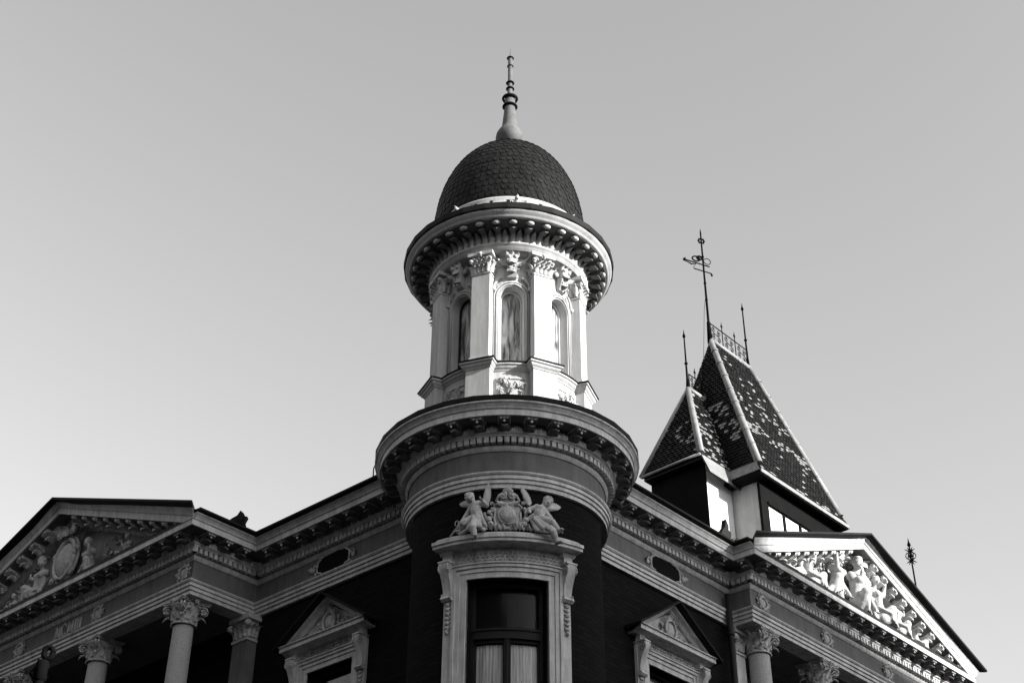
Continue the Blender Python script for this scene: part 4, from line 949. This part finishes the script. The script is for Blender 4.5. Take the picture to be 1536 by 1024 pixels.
# ---------------------------------------------------------------- tiled roof towers behind the right wing
def tiled(g, bl, br, tl, tr, tw=.125, th=.088, pat=None, seed=1, lift=.022):
    bl, br, tl, tr = map(Vector, (bl, br, tl, tr)); nrm = (br-bl).cross(tl-bl).normalized(); L = ((tl+tr)/2-(bl+br)/2).length; n = int(L/th); rs = random.Random(seed)
    g.face([tuple(p-nrm*.02) for p in (bl, br, tr, tl)], 0); ax = (br-bl).normalized(); o = bl
    for i in range(n):
        v0, v1 = i/n, min(1, (i+1.25)/n); a0 = bl.lerp(tl, v0); b0 = br.lerp(tr, v0); a1 = bl.lerp(tl, v1); b1 = br.lerp(tr, v1)
        s0 = (a0-o).dot(ax); s1 = (b0-o).dot(ax); s2 = (a1-o).dot(ax); s3 = (b1-o).dot(ax); up0 = a0-ax*s0; up1 = a1-ax*s2
        k0 = int(math.floor(s0/tw))-1; k1 = int(math.ceil(s1/tw))+1; run = 0
        for k in range(k0, k1):
            x0 = (k+.5*(i % 2))*tw; x1 = x0+tw*.95; c0, c1 = max(x0, s0), min(x1, s1)
            if c1-c0 < .02: continue
            d0, d1 = min(max(c0, s2), s3), min(max(c1, s2), s3)
            m = pat(((x0+x1)/2-s0)/(s1-s0), v0, x0, i, rs) if pat else 0
            l = lift+rs.uniform(-.005, .012); p = [up0+ax*c0+nrm*l, up0+ax*c1+nrm*l, up1+ax*d1+nrm*.003, up1+ax*d0+nrm*.003]
            g.face([tuple(q) for q in p], m); g.face([tuple(q) for q in (p[0], p[1], p[1]-nrm*l, p[0]-nrm*l)], 0)
            mid = (c0+c1)/2                              # roll of the interlocking tile
            q = [up0+ax*(c1-.022)+nrm*(l+.001), up0+ax*(c1-.004)+nrm*(l+.016), up1+ax*(d1-.004)+nrm*.014, up1+ax*(d1-.022)+nrm*.004]
            if c1-c0 > .06 and d1-d0 > .03: g.face([tuple(v) for v in q], m)
def pat_main(u, v, x, i, rs):
    if rs.random() < .30+.40*sin(x*3.1+i*.21)*sin(i*.37+x*1.3): return 0
    z = abs(((x/.125) % 9)-4.5)                             # zigzag band
    if .20 < v < .42:
        c = .27+.018*z
        if abs(v-c) < .045: return 1 if rs.random() < .7 else 0
    if .44 < v < .62: return 1 if rs.random() < .22 else 0
    if .12 < v: return 1 if rs.random() < .045 else 0
    return 1 if rs.random() < .04 else 0
def pat_dense(u, v, x, i, rs): return 1 if rs.random() < (.34 if .2 < v < .8 else .2) else 0
def pat_few(u, v, x, i, rs): return 0 if sin(x*4+i*.3) < -.1 else 1 if rs.random() < (.22 if .15 < v < .5 else .05) else 0
tm = ['tile_dark', 'tile_light']
BT_ = thing('roof_tower', 'large steep hipped roof tower with patterned tiles and iron cresting on its ridge', 'tower', (11.9, 2.9, 13.2))
ex0, ex1, ey0, ey1, ez = 10.00, 13.85, 1.20, 4.60, 17.86; rx0, rx1, ry, rz = 11.02, 12.80, 2.90, 22.78
# flared skirt: eave outer ring then steep planes
fx0, fx1, fy0, fy1, fz_ = ex0+.16, ex1-.16, ey0+.14, ey1-.14, ez+.34
A = [(fx0, fy0, fz_), (fx1, fy0, fz_), (fx1, fy1, fz_), (fx0, fy1, fz_)]; E_ = [(ex0, ey0, ez), (ex1, ey0, ez), (ex1, ey1, ez), (ex0, ey1, ez)]
R0, R1 = (rx0, ry, rz), (rx1, ry, rz)
g = MB(); tiled(g, E_[0], E_[1], A[0], A[1], pat=pat_main, seed=3); tiled(g, A[0], A[1], R0, R1, pat=pat_main, seed=4)
tiled(g, A[3], A[0], R0, R0, pat=pat_few, seed=5); tiled(g, A[1], A[2], R1, R1, pat=pat_few, seed=6); g.face([A[2], A[3], R0, R1]); g.face([E_[1], E_[2], A[2], A[1]]); g.face([E_[2], E_[3], A[3], A[2]])
rf = g.build('roof', tm, BT_)
g = MB(); rows = []; n = 24                                                       # draped lead skirt on the left eave
for i in range(7):
    f = i/6; row = []
    for k in range(n+1):
        t = k/n; a = Vector(E_[0]).lerp(Vector(E_[3]), t); b = Vector(A[0]).lerp(Vector(A[3]), t); p = a.lerp(b, f); p.x -= .02+.05*abs(sin(t*19+1.3*sin(f*3)))*sin(pi*f)**.5+.05*(1-f)*f
        row.append(tuple(p))
    rows.append(row)
g.grid(rows); g.build('lead_skirt', 'lead', rf)
g = MB()
for a, b in ((A[0], R0), (A[1], R1)):
    a = Vector(a); b = Vector(b); g.tube([a-(b-a)*.02, a.lerp(b, .3), a.lerp(b, .6), b], [.095, .09, .085, .075], n=10)
for k in range(1, 9):
    for a, b in ((A[0], R0), (A[1], R1)): p = Vector(a).lerp(Vector(b), k/9); q = Vector(a).lerp(Vector(b), k/9+.012); g.tube([p, q], .10, n=10)
g.tube([R0, R1], .07, n=10); g.build('hip_roll', 'lead', rf)
g = MB(); wbox(g, ex0-.01, ex1+.01, ey0-.03, ey0+.0, ez-.07, ez+.02); wbox(g, ex1, ex1+.03, ey0-.03, ey1, ez-.07, ez+.02); g.build('eave_board', 'lead', BT_)
g = MB(); wbox(g, ex0-.005, ex1-.005, ey0+.005, ey1, ez-.10, ez-.005); g.build('eave_soffit', 'soot_black', BT_)
bx0, bx1, by0, by1 = ex0+.30, ex1-.30, ey0+.28, ey1-.2
g = MB(); wbox(g, bx0, bx1, by0, by1, 13.13, 17.76); g.build('wall', 'tower_plaster', BT_)
g = MB(); wbox(g, bx0-.04, bx0+.22, by0-.05, by0+.02, 13.13, 17.76); wbox(g, bx1-.22, bx1+.04, by0-.05, by0+.02, 13.13, 17.76); wbox(g, bx0+.22, bx1-.22, by0-.05, by0+.02, 17.28, 17.76); wbox(g, bx0+.22, bx1-.22, by0-.09, by0-.05, 17.24, 17.30)
nb = 4; wd = (bx1-bx0-.44)/nb
for k in range(nb+1): x = bx0+.22+wd*k; wbox(g, x-.045+(.045 if k == 0 else 0), x+.045-(.045 if k == nb else 0), by0-.05, by0+.02, 13.13, 17.28)
g.build('timber_frame', 'soot_black', BT_)
for k in range(nb):
    x = bx0+.22+wd*k; g = MB(); wbox(g, x+.05, x+wd-.05, by0-.018, by0-.006, 15.0, 17.24); g.build('window_blind', 'blind', BT_)
# ridge cresting (scrolled iron)
def crest(g, a, b, h, n):
    a = Vector(a); b = Vector(b); ax = (b-a).normalized(); L = (b-a).length; w = L/n
    Q = lambda s, z: tuple(a+ax*s+Vector((0, 0, z)))
    g.tube([Q(0, .02), Q(L, .02)], .016, n=5); g.tube([Q(0, h), Q(L, h)], .016, n=5)
    for k in range(n+1): g.tube([Q(k*w, 0), Q(k*w, h)], .014, n=5)
    for k in range(n):
        c = (k+.5)*w
        for s in (-1, 1):
            for cz, r, st, dr in ((h*.72, h*.17, pi/2, s), (h*.28, h*.17, -pi/2, -s)):
                g.tube([Q(c+s*w*.24+r*(1-.8*t)*cos(st+dr*t*3*pi), cz+r*(1-.8*t)*sin(st+dr*t*3*pi)) for t in [j/16 for j in range(17)]], .010, n=4)
            g.tube([Q(c+s*w*.24, h*.55), Q(c, h*.5), Q(c-s*w*.24, h*.45)], .010, n=4)
    for k in (1, 2):
        s = L*k/3; g.tube([Q(s, h), Q(s, h+.26), Q(s, h+.32)], [.014, .012, .003], n=5); g.ball(Q(s, h+.18), (.05, .02, .04), 5)
g = MB(); crest(g, (rx0, ry, rz+.07), (rx1, ry, rz+.07), .50, 3); g.build('ridge_cresting', 'iron', BT_)

# small tower in front
sx0, sy0, sz = 9.0, 2.14, 18.21; apx = Vector((9.95, 3.0, 20.80)); SB = 3.88
ST = thing('roof_tower', 'small steep roof tower with dark slate-clad side wall in front of the large one', 'tower', (9.2, 2.3, 13.2))
E0 = Vector((sx0, sy0, sz)); E3 = Vector((sx0, SB, sz)); RR = Vector((10.9, apx.y, apx.z))
sl = (apx-Vector((apx.x, sy0, sz))); lo = Vector((0, -sl.y*.20, -sl.z*.20))
g = MB(); tiled(g, E0+Vector((-.0, 0, 0))+lo*0, Vector((10.35, sy0, sz)), apx, RR, pat=pat_dense, seed=12)
tiled(g, E3, E0, apx, apx, pat=pat_few, seed=13); g.face([tuple(E3), tuple(apx), tuple(RR), (10.35, SB, sz)])
srf = g.build('roof', tm, ST)
g = MB(); a = E0; b = Vector((10.35, sy0, sz)); g.face([tuple(a), tuple(b), tuple(b+lo), tuple(a+lo*1.0+Vector((.08, 0, 0)))]); g.face([tuple(v-Vector((0, -.03, .01))) for v in (a, b, b+lo, a+lo*1.0+Vector((.08, 0, 0)))])
g.build('lead_skirt', 'lead', srf)
g = MB(); g.tube([E0, apx], [.09, .07], n=10); g.tube([E3, apx], [.07, .06], n=10); g.tube([apx, RR], .07, n=8)
g.tube([E0+Vector((-.03, 0, -.02)), E3+Vector((-.03, 0, -.02))], .035, n=6); g.build('hip_roll', 'lead', srf)
g = MB(); wbox(g, sx0+.03, 10.3, sy0+.02, SB-.05, sz-.12, sz-.01); g.build('eave_soffit', 'dark_wood', ST)
g = MB(); wbox(g, sx0+.24, sx0+.27, sy0+.08, SB-.1, 13.12, sz-.12); wbox(g, sx0+.27, 10.28, SB-.13, SB-.1, 13.12, sz-.12); g.build('slate_wall', 'soot_black', ST)
g = MB(); wbox(g, sx0+.271, 10.29, sy0+.085, sy0+.4, 13.12, sz-.12); g.build('wall', 'blind', ST)
g = MB(); crest(g, (apx.x+.08, apx.y, apx.z+.06), (10.85, apx.y, apx.z+.06), .42, 2); g.build('ridge_cresting', 'iron', ST)

# iron spikes and weather vane
def spike(name, label, base, h, knob, group='wrought iron roof spikes', lean=0, star=False, rad=.022):
    b = Vector(base); t = thing(name, label, 'finial', base, group); Q = lambda z, u=0: (b.x+u*sin(AZ)*1, b.y-u*cos(AZ), b.z+z)
    g = MB(); g.tube([Q(-.05), Q(.25), Q(h*.5), Q(h-.12), Q(h)], [rad*2.2, rad*1.3, rad, rad*.8, rad*.15], n=8); g.tube([Q(h-.26), Q(h-.21), Q(h-.10)], [rad*.8, rad*2.0, rad*.6], n=8)
    g.build('rod', 'iron', t); g = MB(); g.ball(Q(knob), (rad*2.2, rad*2.2, rad*1.6), 6)
    if star:
        for k in range(6):
            a = k*pi/3; e = Vector((cos(a), sin(a), 0)); c = Vector(Q(knob))
            g.tube([c+Vector((0, 0, -.13)), c+e*.11+Vector((0, 0, -.06)), c+e*.13, c+e*.11+Vector((0, 0, .06)), c+Vector((0, 0, .13))], .014, n=5)
            for s in (-1, 1): g.tube([c+Vector((0, 0, s*.11)), c+e*.07+Vector((0, 0, s*.16)), c+e*.13+Vector((0, 0, s*.20))], [.014, .018, .006], n=5)
    g.build('knob', 'iron', t); return t
spike('roof_spike', 'plain iron spike at the right end of the large tower ridge', (rx1-.03, ry, rz+.1), 2.05, .80)
spike('roof_spike', 'iron spike with a wire knot on top of the small roof tower', (apx.x, apx.y, apx.z+.08), 1.72, .68, star=False)
spike('roof_spike', 'lone iron spike with a leafy knot behind the right pediment', (16.65, 1.0, 13.15), 5.38, 4.86, star=True, rad=.026)
wv = thing('weather_vane', 'tall iron weather vane with arrow scrollwork on the left end of the large tower ridge', 'weather vane', (rx0-.02, ry, rz+.05))
b = Vector(wv.location); va = Vector((sin(AZ+.25), -cos(AZ+.25), 0)); V = lambda u, z: tuple(b+va*u+Vector((0, 0, z)))
g = MB(); g.tube([V(0, -.15), V(0, .5), V(0, .55), V(0, 2.3), V(0, 3.55), V(0, 3.68)], [.075, .05, .034, .026, .022, .004], n=8)
for z in (.52, 1.25, 1.8, 2.7): g.ball(V(0, z), (.042, .042, .03), 6)
g.build('rod', 'iron', wv)
g = MB(); c = Vector(V(0, 3.25))
for k in range(8): a = k*pi/4; g.ball(tuple(c+va*.085*cos(a)+Vector((0, 0, .085*sin(a)))), .028, 5)
g.tube([tuple(c+va*.07*cos(k*pi/8)+Vector((0, 0, .07*sin(k*pi/8)))) for k in range(17)], .02, n=5); g.build('star_knob', 'iron', wv)
g = MB(); g.tube([V(-.52, 2.510), V(.18, 2.390)], .018, n=6); g.tube([V(-.28, 2.250), V(.20, 2.170)], .016, n=6); g.ball(V(-.54, 2.515), .045, 5)
for s in (-1, 1): g.tube([V(-.54, 2.515), V(-.50, 2.515+s*.08)], [.02, .005], n=5)
g.tube([V(.20, 2.170), V(.23, 2.090)], [.02, .03], n=5)
g.tube([V(.12+.10*cos(t), 2.560+.10*sin(t)) for t in [k*pi/8 for k in range(17)]], .012, n=5); g.tube([V(-.20+.11*cos(t), 2.600+.08*sin(t)) for t in [k*pi/8 for k in range(17)]], .022, n=5)
g.tube([V(-.10+.07*cos(t), 2.640+.06*sin(t)) for t in [k*pi/8 for k in range(17)]], .026, n=5); g.tube([V(-.50, 2.470), V(-.34, 2.390), V(-.22, 2.420), V(-.30, 2.270)], [.012, .02, .016, .012], n=5)
g.build('arrow', 'iron', wv)
g = MB(); g.tube([V(-.02, 1.35), V(-.09, .9), V(-.15, .2), V(-.22, -.6), V(-.30, -1.5)], .007, n=4); g.build('lightning_cable', 'iron', wv)

# dark palmette ornaments on the roof at both inner corners
def palmette(label, loc, rz, h=.42):
    t = thing('roof_ornament', label, 'roof ornament', loc, 'dark palmettes on the roof edge'); t.rotation_euler = (0, 0, rz)
    L = Vector(loc); c, s = cos(rz), sin(rz); T = lambda x, y, z: (L.x+x, L.y+y, L.z+z)
    g = MB(T); poly = [(-.42, 0), (.10, 0), (.15, .12), (.13, .22), (.17, .34), (.09, .36), (.10, .42), (.03, .50), (-.02, .38), (-.12, .30), (-.22, .18)]
    g.grid([[(x, y, z*h/.45) for x, z in poly] for y in (-.05, .05)], 0, False, closeu=True)
    for y in (-.05, .05): g.face([(x, y, z*h/.45) for x, z in poly])
    for k in range(5): leaf(g, (-.25+.08*k, -.05, .02+.02*k), (-.2+.15*k, 0, 1), (0, -1, 0), .10, (.2+.05*k)*h*1.1, .3, 3, n=6)
    g.build('palmette', 'dark_metal', t); return t
palmette('dark leaf-shaped ornament on the roof edge beside the left pediment', (-1.52, 5.15, 13.20), -.9, .36)
palmette('dark hooded ornament on the roof in front of the tower wall', (5.05, -.85, 13.2), 0, .66)
g = MB(); g.tube([(-1.22, 1.93, 13.2), (-1.22, 1.93, 13.42), (-1.20, 1.90, 13.52)], [.012, .010, .006], n=6); tag(g.build('antenna', 'iron'), 'short thin bent rod on the left roof edge close to the turret', 'antenna')
# lamp post in front of the left portico
lp = thing('lamp_post', 'dark iron lamp post with a looped top in front of the left portico', 'lamp post', (-9.41, -3.37, 0))
LX, LY = -9.41, -3.37
g = MB(); g.lathe([(.16, 0), (.16, .3), (.10, .45), (.075, .6), (.05, 3.0), (.04, 5.6), (.05, 5.9), (.035, 5.95)], 16, (LX, LY)); g.build('post', 'iron', lp)
g = MB(); g.lathe([(.03, 5.95), (.055, 5.97), (.05, 6.05), (.058, 6.10), (.045, 6.13), (.02, 6.14)], 14, (LX, LY))
g.tube([(LX+(.0+.038*cos(t))*vr.x+.03*vr.x, LY+(.038*cos(t))*vr.y+.03*vr.y, 6.20+.05*sin(t)) for t in [k*pi/8 for k in range(17)]], .024, n=6)
g.tube([(LX, LY, 5.9), (LX-.07*vr.x, LY-.07*vr.y, 6.02), (LX-.03*vr.x, LY-.03*vr.y, 6.14)], [.02, .03, .02], n=6)
for k in range(4): g.ball((LX+.0*vr.x, LY, 5.66+.06*k), (.05, .05, .022), 5)
g.build('looped_bracket', 'iron', lp)
